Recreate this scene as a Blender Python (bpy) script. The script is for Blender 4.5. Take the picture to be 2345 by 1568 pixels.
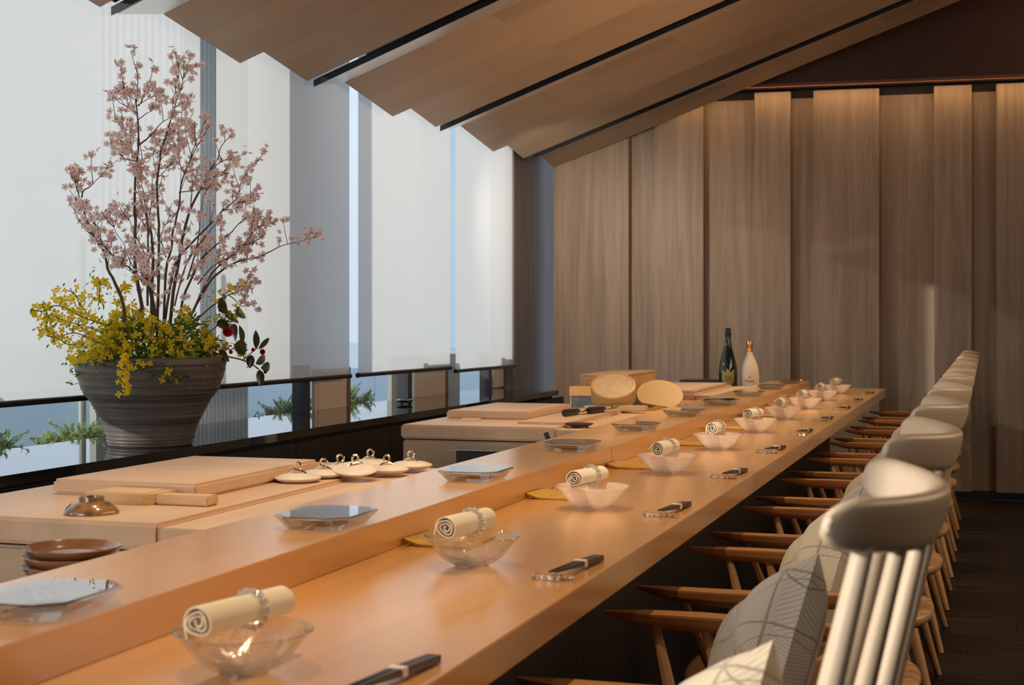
import bpy, bmesh, math, random
from mathutils import Vector, Matrix, noise
R = math.radians
random.seed(7)
for o in list(bpy.data.objects): bpy.data.objects.remove(o)
S = bpy.context.scene
C = S.collection

# ------------------------------------------------------------------ camera
CH = 1.12                                   # eye height
cam = bpy.data.cameras.new('camera'); cam_o = bpy.data.objects.new('camera', cam); C.objects.link(cam_o)
cam.sensor_width = 36; cam.lens = 52.2; cam.shift_x = 0; cam.shift_y = (741 - 784) / 2345
cam_o.location = (0, 0, CH); cam_o.rotation_euler = (R(90), 0, R(17.71))
cam.clip_start = 0.05
cam.dof.use_dof = True; cam.dof.focus_distance = 4.2; cam.dof.aperture_fstop = 9
S.camera = cam_o

# ------------------------------------------------------------------ world, sun, exposure
S.view_settings.view_transform = 'Standard'; S.view_settings.look = 'None'
S.view_settings.gamma = 1; S.view_settings.use_curve_mapping = False
S.view_settings.exposure = 0.0
w = bpy.data.worlds.new('sky'); S.world = w; w.use_nodes = True
nt = w.node_tree; bg = nt.nodes['Background']
tc = nt.nodes.new('ShaderNodeTexCoord'); sep = nt.nodes.new('ShaderNodeSeparateXYZ')
rm = nt.nodes.new('ShaderNodeValToRGB')
rm.color_ramp.elements[0].position = 0.35; rm.color_ramp.elements[0].color = (0.42, 0.50, 0.58, 1)
rm.color_ramp.elements[1].position = 0.56; rm.color_ramp.elements[1].color = (0.75, 0.85, 1.0, 1)
mp = nt.nodes.new('ShaderNodeMapRange'); mp.inputs[1].default_value = -1; mp.inputs[2].default_value = 1
nt.links.new(tc.outputs['Generated'], sep.inputs[0]); nt.links.new(sep.outputs[2], mp.inputs[0])
nt.links.new(mp.outputs[0], rm.inputs[0]); nt.links.new(rm.outputs[0], bg.inputs[0])
bg.inputs[1].default_value = 1.12
sun = bpy.data.lights.new('sun', 'SUN'); sun.energy = 4.0; sun.angle = R(1.2); sun.color = (1.0, 0.91, 0.80)
so = bpy.data.objects.new('sun', sun); C.objects.link(so)
az, el = math.atan2(0.80, 1.0), R(15)
sd = Vector((math.cos(az) * math.cos(el), math.sin(az) * math.cos(el), -math.sin(el)))
so.rotation_euler = sd.to_track_quat('-Z', 'Y').to_euler(); so.location = (-8, 0, 5)

def spot(x, y, z, power, ang=70, blend=0.8, col=(1.0, 0.66, 0.36), tx=None, r=0.03):
    l = bpy.data.lights.new('downlight_or_fill', 'SPOT'); l.energy = power; l.spot_size = R(ang); l.spot_blend = blend  # shared by the counter downlights and the added fill spots
    l.color = col; l.shadow_soft_size = r
    o = bpy.data.objects.new('downlight_or_fill', l); C.objects.link(o); o.location = (x, y, z)
    t = Vector(tx if tx else (x, y, 0)) - Vector((x, y, z))
    o.rotation_euler = t.to_track_quat('-Z', 'Y').to_euler(); return o
for i in range(7):
    spot(-0.98, 1.3 + 1.25 * i, 2.58, 82, 66, col=(1.0, 0.74, 0.45), tx=(-0.92, 1.3 + 1.25 * i, 0.7))
for i in range(3):
    spot(-1.55, 2.8 + 2.45 * i, 2.38, 36, 62, col=(1, 0.84, 0.68))  # strength raised to stand in for window reflections on the chef boards
spot(-2.38, 7.9, 2.1, 80, 95, 1.0, col=(1, 0.84, 0.68), tx=(-2.55, 9.8, 1.2), r=0.07)  # wall-washing fill spots, added to brighten the back wall
spot(-2.2, 8.5, 2.1, 8, 110, 1.0, col=(1, 0.86, 0.72), tx=(-1.2, 9.8, 1.25), r=0.07)
spot(-1.5, 8.2, 2.38, 4, 90, 1.0, col=(1, 0.80, 0.62), tx=(-0.9, 9.8, 1.2), r=0.07)
def area(x, y, z, sx, sy, power, col, tx):
    l = bpy.data.lights.new('fill_light', 'AREA'); l.shape = 'RECTANGLE'; l.size = sx; l.size_y = sy; l.energy = power; l.color = col
    o = bpy.data.objects.new('fill_light', l); C.objects.link(o); o.location = (x, y, z)
    o.rotation_euler = (Vector(tx) - Vector((x, y, z))).to_track_quat('-Z', 'Y').to_euler(); return o
area(-2.15, -1.7, 1.5, 1.5, 2.0, 60, (1.0, 0.95, 0.90), (-1.9, 5, 1.6))   # soft neutral fill added behind the camera, no window there
spot(0.5, 5.2, 1.7, 190, 52, 1.0, col=(1, 0.60, 0.32), tx=(-1.75, 6.8, 2.5), r=0.1)   # warm uplights added to brighten the canopy, no lamp modelled
spot(0.5, 3.2, 1.7, 40, 60, 1.0, col=(1, 0.62, 0.36), tx=(-1.7, 5.0, 2.5), r=0.1)
area(2.3, 4.5, 2.2, 5.0, 1.0, 62, (1.0, 0.72, 0.50), (-1.2, 4.5, 1.0))  # warm side fill added to lift the counter front, chairs and canopy
l = bpy.data.lights.new('cove_light', 'AREA'); l.shape = 'RECTANGLE'; l.size = 3.6; l.size_y = 0.03; l.energy = 5.5; l.color = (1, 0.58, 0.26)
o = bpy.data.objects.new('cove_light', l); C.objects.link(o); o.location = (-0.9, 9.75, 2.66); o.rotation_euler = (R(14), 0, R(3.6))
spot(1.0, 8.2, 2.6, 14, 80, col=(1, 0.45, 0.2), tx=(0.6, 9.9, 3.5))
spot(-0.45, 4.6, 2.7, 20, 100, col=(1, 0.7, 0.45), tx=(-0.3, 4.8, 0.6))  # wide warm fill spots added over the chairs
spot(-0.45, 2.2, 2.7, 13, 100, col=(1, 0.7, 0.45), tx=(-0.35, 2.4, 0.6))
spot(-0.45, 7.0, 2.7, 18, 100, col=(1, 0.7, 0.45), tx=(-0.3, 7.2, 0.6))

# ------------------------------------------------------------------ materials
MATS = {}
def mat(name, col, rough=0.5, metal=0.0, spec=0.5, bump=None, grain=None, coat=0.0, trans=0.0, ior=1.45, noise_amt=None, sheen=0.0):
    m = bpy.data.materials.new(name); m.use_nodes = True; n = m.node_tree.nodes; L = m.node_tree.links
    b = n['Principled BSDF']
    b.inputs['Base Color'].default_value = (*col, 1); b.inputs['Roughness'].default_value = rough
    b.inputs['Metallic'].default_value = metal; b.inputs['Specular IOR Level'].default_value = spec
    b.inputs['IOR'].default_value = ior; b.inputs['Transmission Weight'].default_value = trans
    b.inputs['Coat Weight'].default_value = coat; b.inputs['Coat Roughness'].default_value = 0.20 if name == 'counter_wood' else 0.05; b.inputs['Sheen Weight'].default_value = sheen
    if grain:   # (scale xyz, dark colour, contrast, bump)
        sc, dark, lo, hi, bs = grain
        t = n.new('ShaderNodeTexCoord'); mpn = n.new('ShaderNodeMapping'); mpn.inputs['Scale'].default_value = sc
        oi = n.new('ShaderNodeObjectInfo'); ad = n.new('ShaderNodeVectorMath'); ad.operation = 'ADD'
        mu = n.new('ShaderNodeMath'); mu.operation = 'MULTIPLY'; mu.inputs[1].default_value = 37
        L.new(oi.outputs['Random'], mu.inputs[0])
        L.new(t.outputs['Object'], mpn.inputs[0]); L.new(mpn.outputs[0], ad.inputs[0]); L.new(mu.outputs[0], ad.inputs[1])
        nz = n.new('ShaderNodeTexNoise'); nz.inputs['Scale'].default_value = 1; nz.inputs['Detail'].default_value = 7
        nz.inputs['Roughness'].default_value = 0.62; nz.inputs['Distortion'].default_value = 0.5
        L.new(ad.outputs[0], nz.inputs['Vector'])
        r = n.new('ShaderNodeValToRGB'); r.color_ramp.elements[0].position = lo; r.color_ramp.elements[1].position = hi
        r.color_ramp.elements[0].color = (*dark, 1); r.color_ramp.elements[1].color = (*col, 1)
        L.new(nz.outputs[0], r.inputs[0]); L.new(r.outputs[0], b.inputs['Base Color'])
        if bs:
            bp = n.new('ShaderNodeBump'); bp.inputs['Strength'].default_value = bs; bp.inputs['Distance'].default_value = 0.002
            L.new(nz.outputs[0], bp.inputs['Height']); L.new(bp.outputs[0], b.inputs['Normal'])
    if noise_amt:  # (scale, colour2, lo, hi)
        sc, c2, lo, hi = noise_amt
        t = n.new('ShaderNodeTexCoord'); nz = n.new('ShaderNodeTexNoise'); nz.inputs['Scale'].default_value = sc; nz.inputs['Detail'].default_value = 6
        L.new(t.outputs['Object'], nz.inputs['Vector'])
        r = n.new('ShaderNodeValToRGB'); r.color_ramp.elements[0].position = lo; r.color_ramp.elements[1].position = hi
        r.color_ramp.elements[0].color = (*c2, 1); r.color_ramp.elements[1].color = (*col, 1)
        L.new(nz.outputs[0], r.inputs[0]); L.new(r.outputs[0], b.inputs['Base Color'])
    if bump:   # (scale, strength, distance)
        t = n.new('ShaderNodeTexCoord'); nz = n.new('ShaderNodeTexNoise'); nz.inputs['Scale'].default_value = bump[0]; nz.inputs['Detail'].default_value = 4
        L.new(t.outputs['Object'], nz.inputs['Vector'])
        bp = n.new('ShaderNodeBump'); bp.inputs['Strength'].default_value = bump[1]; bp.inputs['Distance'].default_value = bump[2]
        L.new(nz.outputs[0], bp.inputs['Height']); L.new(bp.outputs[0], b.inputs['Normal'])
    MATS[name] = m; return m

mat('counter_wood', (0.72, 0.385, 0.125), 0.34, spec=0.6, coat=1.0, grain=((6, 0.9, 6), (0.56, 0.265, 0.075), 0.30, 0.70, 0.0))
mat('maple', (0.66, 0.45, 0.29), 0.38, grain=((14, 1.5, 14), (0.56, 0.36, 0.215), 0.3, 0.7, 0.0))
mat('maple_front', (0.52, 0.36, 0.23), 0.45, grain=((1.5, 14, 14), (0.42, 0.27, 0.16), 0.3, 0.7, 0.0))
mat('board_wood', (0.68, 0.47, 0.31), 0.42, grain=((1.4, 12, 12), (0.58, 0.37, 0.23), 0.3, 0.7, 0.0))
mat('box_wood', (0.66, 0.43, 0.22), 0.5, grain=((2, 14, 30), (0.50, 0.30, 0.13), 0.3, 0.7, 0.0))
mat('orange_wood', (0.55, 0.27, 0.09), 0.45, grain=((3, 10, 10), (0.45, 0.2, 0.06), 0.3, 0.7, 0.0))
mat('oak', (0.36, 0.275, 0.205), 0.5, spec=0.35, grain=((22, 22, 1.1), (0.25, 0.185, 0.135), 0.36, 0.66, 0.25))
mat('oak_dark', (0.16, 0.135, 0.125), 0.5, spec=0.3, grain=((30, 30, 1.6), (0.10, 0.085, 0.08), 0.36, 0.66, 0.25))
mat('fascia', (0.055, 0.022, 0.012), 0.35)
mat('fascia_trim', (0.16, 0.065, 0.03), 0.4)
mat('black_gap', (0.006, 0.005, 0.006), 0.6)
mat('panel_black', (0.022, 0.018, 0.018), 0.5, grain=((12, 12, 2), (0.012, 0.010, 0.011), 0.3, 0.7, 0.1))
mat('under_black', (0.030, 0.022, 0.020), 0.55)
mat('floor_wood', (0.013, 0.0085, 0.006), 0.5, spec=0.25, grain=((2, 18, 18), (0.018, 0.011, 0.008), 0.3, 0.7, 0.2))
mat('granite', (0.012, 0.013, 0.015), 0.035, spec=0.7)
mat('black_metal', (0.010, 0.010, 0.011), 0.35)
mat('steel', (0.62, 0.60, 0.57), 0.22, metal=1.0)
mat('trough_metal', (0.72, 0.70, 0.68), 0.28, metal=0.85)
mat('chrome', (0.80, 0.66, 0.52), 0.10, metal=1.0)
mat('chair_wood_lit', (0.60, 0.49, 0.365), 0.38, grain=((10, 10, 2), (0.53, 0.42, 0.30), 0.3, 0.7, 0.0))  # window light on crest and spindles put into this paler tone
mat('chair_wood_dim', (0.42, 0.20, 0.075), 0.36, grain=((2, 14, 14), (0.33, 0.145, 0.05), 0.3, 0.7, 0.0))  # same wood browner: dim warm light on the arms put into colour
mat('chair_seat', (0.48, 0.28, 0.13), 0.40, grain=((2, 12, 12), (0.40, 0.22, 0.095), 0.3, 0.7, 0.0))
mat('towel', (0.84, 0.74, 0.56), 0.9, sheen=0.3, bump=(260, 0.25, 0.001))
mat('tan_mat', (0.52, 0.30, 0.06), 0.55, noise_amt=(60, (0.40, 0.21, 0.035), 0.35, 0.65))
mat('chopstick', (0.040, 0.028, 0.026), 0.35)
mat('paper', (0.78, 0.66, 0.58), 0.8)
mat('stone_lid', (0.72, 0.60, 0.49), 0.45, noise_amt=(14, (0.64, 0.52, 0.42), 0.35, 0.65))
mat('pot_clay', (0.050, 0.042, 0.040), 0.42, bump=(9, 0.1, 0.003))
mat('branch', (0.085, 0.055, 0.045), 0.7)
mat('stem_green', (0.10, 0.12, 0.03), 0.6)
mat('blossom', (0.88, 0.72, 0.71), 0.7)
mat('blossom_core', (0.42, 0.22, 0.10), 0.7)
mat('yellow', (0.90, 0.66, 0.02), 0.6)
mat('leaf', (0.26, 0.38, 0.05), 0.5, noise_amt=(30, (0.10, 0.20, 0.03), 0.3, 0.7))
mat('camellia_leaf', (0.030, 0.055, 0.018), 0.22, spec=0.6)
mat('camellia_red', (0.55, 0.015, 0.05), 0.5)
mat('plate_brown', (0.22, 0.095, 0.045), 0.16, coat=0.6, noise_amt=(20, (0.12, 0.055, 0.03), 0.35, 0.65))
mat('bowl_brown', (0.30, 0.15, 0.05), 0.18, coat=0.7, noise_amt=(35, (0.12, 0.07, 0.03), 0.4, 0.6))
mat('glaze_blue', (0.62, 0.70, 0.76), 0.2)
mat('dark_ceramic', (0.055, 0.035, 0.03), 0.3, bump=(60, 0.4, 0.003))
mat('grater_skin', (0.60, 0.40, 0.20), 0.7, bump=(500, 0.6, 0.001))
mat('horse_hair', (0.56, 0.38, 0.22), 0.7, noise_amt=(25, (0.50, 0.32, 0.18), 0.35, 0.65))
mat('drum_side', (0.42, 0.27, 0.11), 0.45)
mat('drum_rim', (0.58, 0.34, 0.11), 0.4)
mat('slate', (0.10, 0.11, 0.11), 0.5, noise_amt=(40, (0.05, 0.055, 0.06), 0.4, 0.6))
mat('bottle_black', (0.010, 0.014, 0.016), 0.06, coat=0.5)
mat('bottle_cream', (0.86, 0.74, 0.62), 0.5)
mat('gold_foil', (0.72, 0.38, 0.12), 0.28, metal=0.85, bump=(90, 0.5, 0.002))
mat('black_foil', (0.02, 0.02, 0.02), 0.3, bump=(90, 0.5, 0.002))
mat('label_olive', (0.36, 0.30, 0.10), 0.6)
mat('label_cream', (0.80, 0.68, 0.58), 0.6)
mat('ink', (0.16, 0.12, 0.10), 0.6)
mat('ink_olive', (0.10, 0.09, 0.04), 0.6)
mat('ink_red', (0.40, 0.10, 0.08), 0.6)
mat('mullion', (0.035, 0.040, 0.055), 0.35)
mat('pier', (0.80, 0.70, 0.60), 0.6)
mat('pier_shade', (0.22, 0.15, 0.12), 0.6)  # brown that holds the shade on the panel's right side
mat('fluted', (0.72, 0.80, 0.90), 0.5)
mat('fluted_dark', (0.34, 0.34, 0.30), 0.5)
mat('parapet', (0.60, 0.72, 0.82), 0.25, noise_amt=(0.6, (0.52, 0.65, 0.76), 0.3, 0.7))
mat('terrace', (0.34, 0.42, 0.46), 0.3)
mat('shrub_leaf', (0.36, 0.48, 0.20), 0.6)
mat('tower_blue', (0.34, 0.45, 0.54), 0.4)
mat('plaster', (0.12, 0.09, 0.07), 0.8)

def thin_organic(name, t=0.5, mul=1.0):
    m = MATS[name]; n = m.node_tree.nodes; L = m.node_tree.links; b = n['Principled BSDF']; out = n['Material Output']
    tl = n.new('ShaderNodeBsdfTranslucent'); c = b.inputs['Base Color']
    if c.links: L.new(c.links[0].from_socket, tl.inputs[0])
    else: tl.inputs[0].default_value = c.default_value
    mx = n.new('ShaderNodeMixShader'); mx.inputs[0].default_value = t; L.new(b.outputs[0], mx.inputs[1]); L.new(tl.outputs[0], mx.inputs[2]); L.new(mx.outputs[0], out.inputs[0])
for q in ('blossom', 'yellow', 'leaf', 'shrub_leaf'): thin_organic(q)
thin_organic('camellia_red', 0.3); thin_organic('camellia_leaf', 0.2)

def veneer():
    m = bpy.data.materials.new('veneer'); m.use_nodes = True; n = m.node_tree.nodes; L = m.node_tree.links
    b = n['Principled BSDF']; b.inputs['Roughness'].default_value = 0.42; b.inputs['Specular IOR Level'].default_value = 0.4
    t = n.new('ShaderNodeTexCoord'); mpn = n.new('ShaderNodeMapping'); L.new(t.outputs['Object'], mpn.inputs[0])
    br = n.new('ShaderNodeTexBrick'); br.inputs['Scale'].default_value = 1; br.inputs['Mortar Size'].default_value = 0
    br.inputs['Brick Width'].default_value = 0.52; br.inputs['Row Height'].default_value = 0.13; br.offset = 0.5; br.offset_frequency = 1
    br.inputs['Color1'].default_value = (0, 0, 0, 1); br.inputs['Color2'].default_value = (1, 1, 1, 1)
    L.new(mpn.outputs[0], br.inputs['Vector'])
    r = n.new('ShaderNodeValToRGB'); r.color_ramp.interpolation = 'CONSTANT'
    r.color_ramp.elements[0].position = 0; r.color_ramp.elements[0].color = (0.31, 0.232, 0.16, 1)
    r.color_ramp.elements[1].position = 0.07; r.color_ramp.elements[1].color = (0.375, 0.282, 0.195, 1)
    e = r.color_ramp.elements.new(0.3); e.color = (0.40, 0.30, 0.205, 1)
    e = r.color_ramp.elements.new(0.8); e.color = (0.38, 0.285, 0.20, 1)
    L.new(br.outputs[0], r.inputs[0])
    nz = n.new('ShaderNodeTexNoise'); m2 = n.new('ShaderNodeMapping'); m2.inputs['Scale'].default_value = (3, 60, 30)
    L.new(t.outputs['Object'], m2.inputs[0]); L.new(m2.outputs[0], nz.inputs['Vector']); nz.inputs['Detail'].default_value = 5
    mx = n.new('ShaderNodeMix'); mx.data_type = 'RGBA'; mx.blend_type = 'MULTIPLY'; mx.inputs[0].default_value = 0.2
    L.new(r.outputs[0], mx.inputs[6]); L.new(nz.outputs[0], mx.inputs[7]); L.new(mx.outputs[2], b.inputs['Base Color'])
    MATS['veneer'] = m
veneer()

def glass_mat(name, col=(1, 1, 1), rough=0.0, ior=1.5, bump=None):
    m = mat(name, col, rough, trans=1.0, ior=ior, bump=bump); return m
def crystal_mat():
    m = bpy.data.materials.new('crystal'); m.use_nodes = True; n = m.node_tree.nodes; L = m.node_tree.links
    n.remove(n['Principled BSDF']); out = n['Material Output']
    gs = n.new('ShaderNodeBsdfGlass'); gs.inputs['IOR'].default_value = 1.52; gs.inputs['Roughness'].default_value = 0.0
    tr = n.new('ShaderNodeBsdfTransparent'); tr.inputs[0].default_value = (0.98, 0.99, 0.985, 1)
    gl = n.new('ShaderNodeBsdfGlossy'); gl.inputs['Roughness'].default_value = 0.0
    a = n.new('ShaderNodeMixShader'); a.inputs[0].default_value = 0.42; L.new(gs.outputs[0], a.inputs[1]); L.new(tr.outputs[0], a.inputs[2])
    lw = n.new('ShaderNodeLayerWeight'); p = n.new('ShaderNodeMath'); p.operation = 'POWER'; p.inputs[1].default_value = 3; L.new(lw.outputs['Facing'], p.inputs[0])
    ad = n.new('ShaderNodeMath'); ad.operation = 'ADD'; ad.inputs[1].default_value = 0.06; ad.use_clamp = True; L.new(p.outputs[0], ad.inputs[0])
    mx = n.new('ShaderNodeMixShader'); L.new(ad.outputs[0], mx.inputs[0]); L.new(a.outputs[0], mx.inputs[1]); L.new(gl.outputs[0], mx.inputs[2])
    L.new(mx.outputs[0], out.inputs[0]); MATS['crystal'] = m
crystal_mat()

def thin_mat(name, tint, fr_boost=0.0, diff=0.0, diff_col=(1, 1, 1), bump=None, rough=0.02):
    """pane seen through: transparent + fresnel gloss (+ a little scattering)"""
    m = bpy.data.materials.new(name); m.use_nodes = True; n = m.node_tree.nodes; L = m.node_tree.links
    n.remove(n['Principled BSDF']); out = n['Material Output']
    tr = n.new('ShaderNodeBsdfTransparent'); tr.inputs[0].default_value = (*tint, 1)
    gl = n.new('ShaderNodeBsdfGlossy'); gl.inputs['Roughness'].default_value = rough
    fr = n.new('ShaderNodeLayerWeight'); fr.inputs[0].default_value = 0.5
    pw5 = n.new('ShaderNodeMath'); pw5.operation = 'POWER'; pw5.inputs[1].default_value = 5; L.new(fr.outputs['Facing'], pw5.inputs[0])
    ad = n.new('ShaderNodeMath'); ad.operation = 'ADD'; ad.inputs[1].default_value = fr_boost + 0.04; ad.use_clamp = True
    L.new(pw5.outputs[0], ad.inputs[0])
    base = tr
    if diff:
        df = n.new('ShaderNodeBsdfDiffuse'); df.inputs[0].default_value = (*diff_col, 1)
        tl = n.new('ShaderNodeBsdfTranslucent'); tl.inputs[0].default_value = (*diff_col, 1)
        a = n.new('ShaderNodeMixShader'); a.inputs[0].default_value = 0.5; L.new(df.outputs[0], a.inputs[1]); L.new(tl.outputs[0], a.inputs[2])
        mx = n.new('ShaderNodeMixShader'); L.new(tr.outputs[0], mx.inputs[1]); L.new(a.outputs[0], mx.inputs[2])
        t = n.new('ShaderNodeTexCoord'); v = n.new('ShaderNodeTexVoronoi'); v.inputs['Scale'].default_value = 420
        L.new(t.outputs['Object'], v.inputs['Vector'])
        mr = n.new('ShaderNodeMapRange'); mr.inputs[1].default_value = 0; mr.inputs[2].default_value = 0.9
        mr.inputs[3].default_value = diff + (0.25 if diff > 0.3 else -0.10); mr.inputs[4].default_value = diff - 0.2
        L.new(v.outputs[0], mr.inputs[0]); L.new(mr.outputs[0], mx.inputs[0]); base = mx
    if bump:
        t = n.new('ShaderNodeTexCoord'); nz = n.new('ShaderNodeTexNoise'); nz.inputs['Scale'].default_value = bump[0]
        L.new(t.outputs['Object'], nz.inputs['Vector'])
        bp = n.new('ShaderNodeBump'); bp.inputs['Strength'].default_value = bump[1]; bp.inputs['Distance'].default_value = bump[2]
        L.new(nz.outputs[0], bp.inputs['Height']); L.new(bp.outputs[0], gl.inputs['Normal']); L.new(bp.outputs[0], fr.inputs['Normal'])
    m2 = n.new('ShaderNodeMixShader'); L.new(ad.outputs[0], m2.inputs[0]); L.new(base.outputs[0], m2.inputs[1]); L.new(gl.outputs[0], m2.inputs[2])
    L.new(m2.outputs[0], out.inputs[0]); MATS[name] = m; return m
thin_mat('pane_glass', (0.90, 0.95, 0.95))
thin_mat('crackle_glass', (0.97, 0.95, 0.94), 0.05, diff=0.60, diff_col=(1.0, 0.93, 0.88), bump=(160, 0.6, 0.002), rough=0.10)

thin_mat('clear_glass', (0.985, 0.98, 0.975), 0.13, diff=0.22, diff_col=(1, 0.97, 0.93), bump=(55, 0.9, 0.006), rough=0.03)

def blind_mat():
    m = bpy.data.materials.new('blind_fabric'); m.use_nodes = True; n = m.node_tree.nodes; L = m.node_tree.links
    n.remove(n['Principled BSDF']); out = n['Material Output']
    tr = n.new('ShaderNodeBsdfTransparent'); tr.inputs[0].default_value = (1, 1, 1, 1)
    tl = n.new('ShaderNodeBsdfTranslucent'); tl.inputs[0].default_value = (0.42, 0.42, 0.42, 1)
    df = n.new('ShaderNodeBsdfDiffuse'); df.inputs[0].default_value = (0.26, 0.27, 0.28, 1)
    t = n.new('ShaderNodeTexCoord'); nz = n.new('ShaderNodeTexNoise'); mpn = n.new('ShaderNodeMapping'); mpn.inputs['Scale'].default_value = (1, 260, 260)
    L.new(t.outputs['Object'], mpn.inputs[0]); L.new(mpn.outputs[0], nz.inputs['Vector']); nz.inputs['Scale'].default_value = 1
    ad = n.new('ShaderNodeAddShader'); L.new(tl.outputs[0], ad.inputs[0]); L.new(df.outputs[0], ad.inputs[1])
    mr = n.new('ShaderNodeMapRange'); mr.inputs[3].default_value = 0.07; mr.inputs[4].default_value = 0.11; L.new(nz.outputs[0], mr.inputs[0])
    mx = n.new('ShaderNodeMixShader'); L.new(mr.outputs[0], mx.inputs[0]); L.new(ad.outputs[0], mx.inputs[1]); L.new(tr.outputs[0], mx.inputs[2])
    L.new(mx.outputs[0], out.inputs[0]); MATS['blind_fabric'] = m
blind_mat()

def cushion_mat(name, base, line):
    m = bpy.data.materials.new(name); m.use_nodes = True; n = m.node_tree.nodes; L = m.node_tree.links
    b = n['Principled BSDF']; b.inputs['Roughness'].default_value = 0.85; b.inputs['Sheen Weight'].default_value = 0.4
    t = n.new('ShaderNodeTexCoord'); sp = n.new('ShaderNodeSeparateXYZ'); L.new(t.outputs['Object'], sp.inputs[0])
    def M(op, a, bb=None, cl=False):
        q = n.new('ShaderNodeMath'); q.operation = op; q.use_clamp = cl
        for i, v in enumerate((a, bb)):
            if v is None: continue
            if isinstance(v, (int, float)): q.inputs[i].default_value = v
            else: L.new(v, q.inputs[i])
        return q.outputs[0]
    x, y = sp.outputs[0], sp.outputs[1]
    def lines(e, per, wd):
        f = M('FRACT', M('DIVIDE', e, per)); return M('LESS_THAN', M('ABSOLUTE', M('SUBTRACT', f, 0.5)), wd)
    a = lines(x, 0.09, 0.022); bq = lines(y, 0.09, 0.022); d = lines(M('ADD', x, y), 0.18, 0.011); d2 = lines(M('SUBTRACT', x, M('MULTIPLY', y, 2)), 0.18, 0.011)
    big = M('MAXIMUM', M('MAXIMUM', a, bq), M('MAXIMUM', d, d2))
    cell = M('ADD', M('FLOOR', M('DIVIDE', x, 0.09)), M('FLOOR', M('DIVIDE', M('ADD', x, y), 0.18)))
    tgl = M('MODULO', M('ABSOLUTE', cell), 2)
    h1 = lines(M('ADD', x, y), 0.006, 0.16); h2 = lines(M('SUBTRACT', M('MULTIPLY', x, 1.7), y), 0.008, 0.16)
    hat = M('ADD', M('MULTIPLY', h1, tgl), M('MULTIPLY', h2, M('SUBTRACT', 1, tgl)))
    f = M('MAXIMUM', big, M('MULTIPLY', hat, 0.55))
    mx = n.new('ShaderNodeMix'); mx.data_type = 'RGBA'; L.new(f, mx.inputs[0]); mx.inputs[6].default_value = (*base, 1); mx.inputs[7].default_value = (*line, 1)
    L.new(mx.outputs[2], b.inputs['Base Color']); MATS[name] = m
cushion_mat('cushion_grey', (0.36, 0.33, 0.30), (0.17, 0.15, 0.13))
cushion_mat('cushion_cream', (0.55, 0.48, 0.36), (0.30, 0.25, 0.18))

# granite speckle + pot rings
def tweak_granite():
    m = MATS['granite']; n = m.node_tree.nodes; L = m.node_tree.links; b = n['Principled BSDF']
    t = n.new('ShaderNodeTexCoord'); nz = n.new('ShaderNodeTexNoise'); nz.inputs['Scale'].default_value = 420; nz.inputs['Detail'].default_value = 2
    L.new(t.outputs['Object'], nz.inputs['Vector'])
    r = n.new('ShaderNodeValToRGB'); r.color_ramp.elements[0].position = 0.66; r.color_ramp.elements[1].position = 0.74
    r.color_ramp.elements[0].color = (0.012, 0.013, 0.015, 1); r.color_ramp.elements[1].color = (0.16, 0.17, 0.17, 1)
    L.new(nz.outputs[0], r.inputs[0]); L.new(r.outputs[0], b.inputs['Base Color'])
    m = MATS['pot_clay']; n = m.node_tree.nodes; L = m.node_tree.links; b = n['Principled BSDF']
    t = n.new('ShaderNodeTexCoord'); mpn = n.new('ShaderNodeMapping'); mpn.inputs['Scale'].default_value = (1.2, 1.2, 55)
    nz = n.new('ShaderNodeTexNoise'); nz.inputs['Scale'].default_value = 1.6; nz.inputs['Detail'].default_value = 5
    L.new(t.outputs['Object'], mpn.inputs[0]); L.new(mpn.outputs[0], nz.inputs['Vector'])
    bp = n.new('ShaderNodeBump'); bp.inputs['Strength'].default_value = 0.8; bp.inputs['Distance'].default_value = 0.006
    L.new(nz.outputs[0], bp.inputs['Height']); L.new(bp.outputs[0], b.inputs['Normal'])
    r = n.new('ShaderNodeValToRGB'); r.color_ramp.elements[0].position = 0.3; r.color_ramp.elements[1].position = 0.75
    r.color_ramp.elements[0].color = (0.065, 0.053, 0.048, 1); r.color_ramp.elements[1].color = (0.17, 0.145, 0.135, 1)
    L.new(nz.outputs[0], r.inputs[0]); L.new(r.outputs[0], b.inputs['Base Color'])
tweak_granite()

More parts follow.
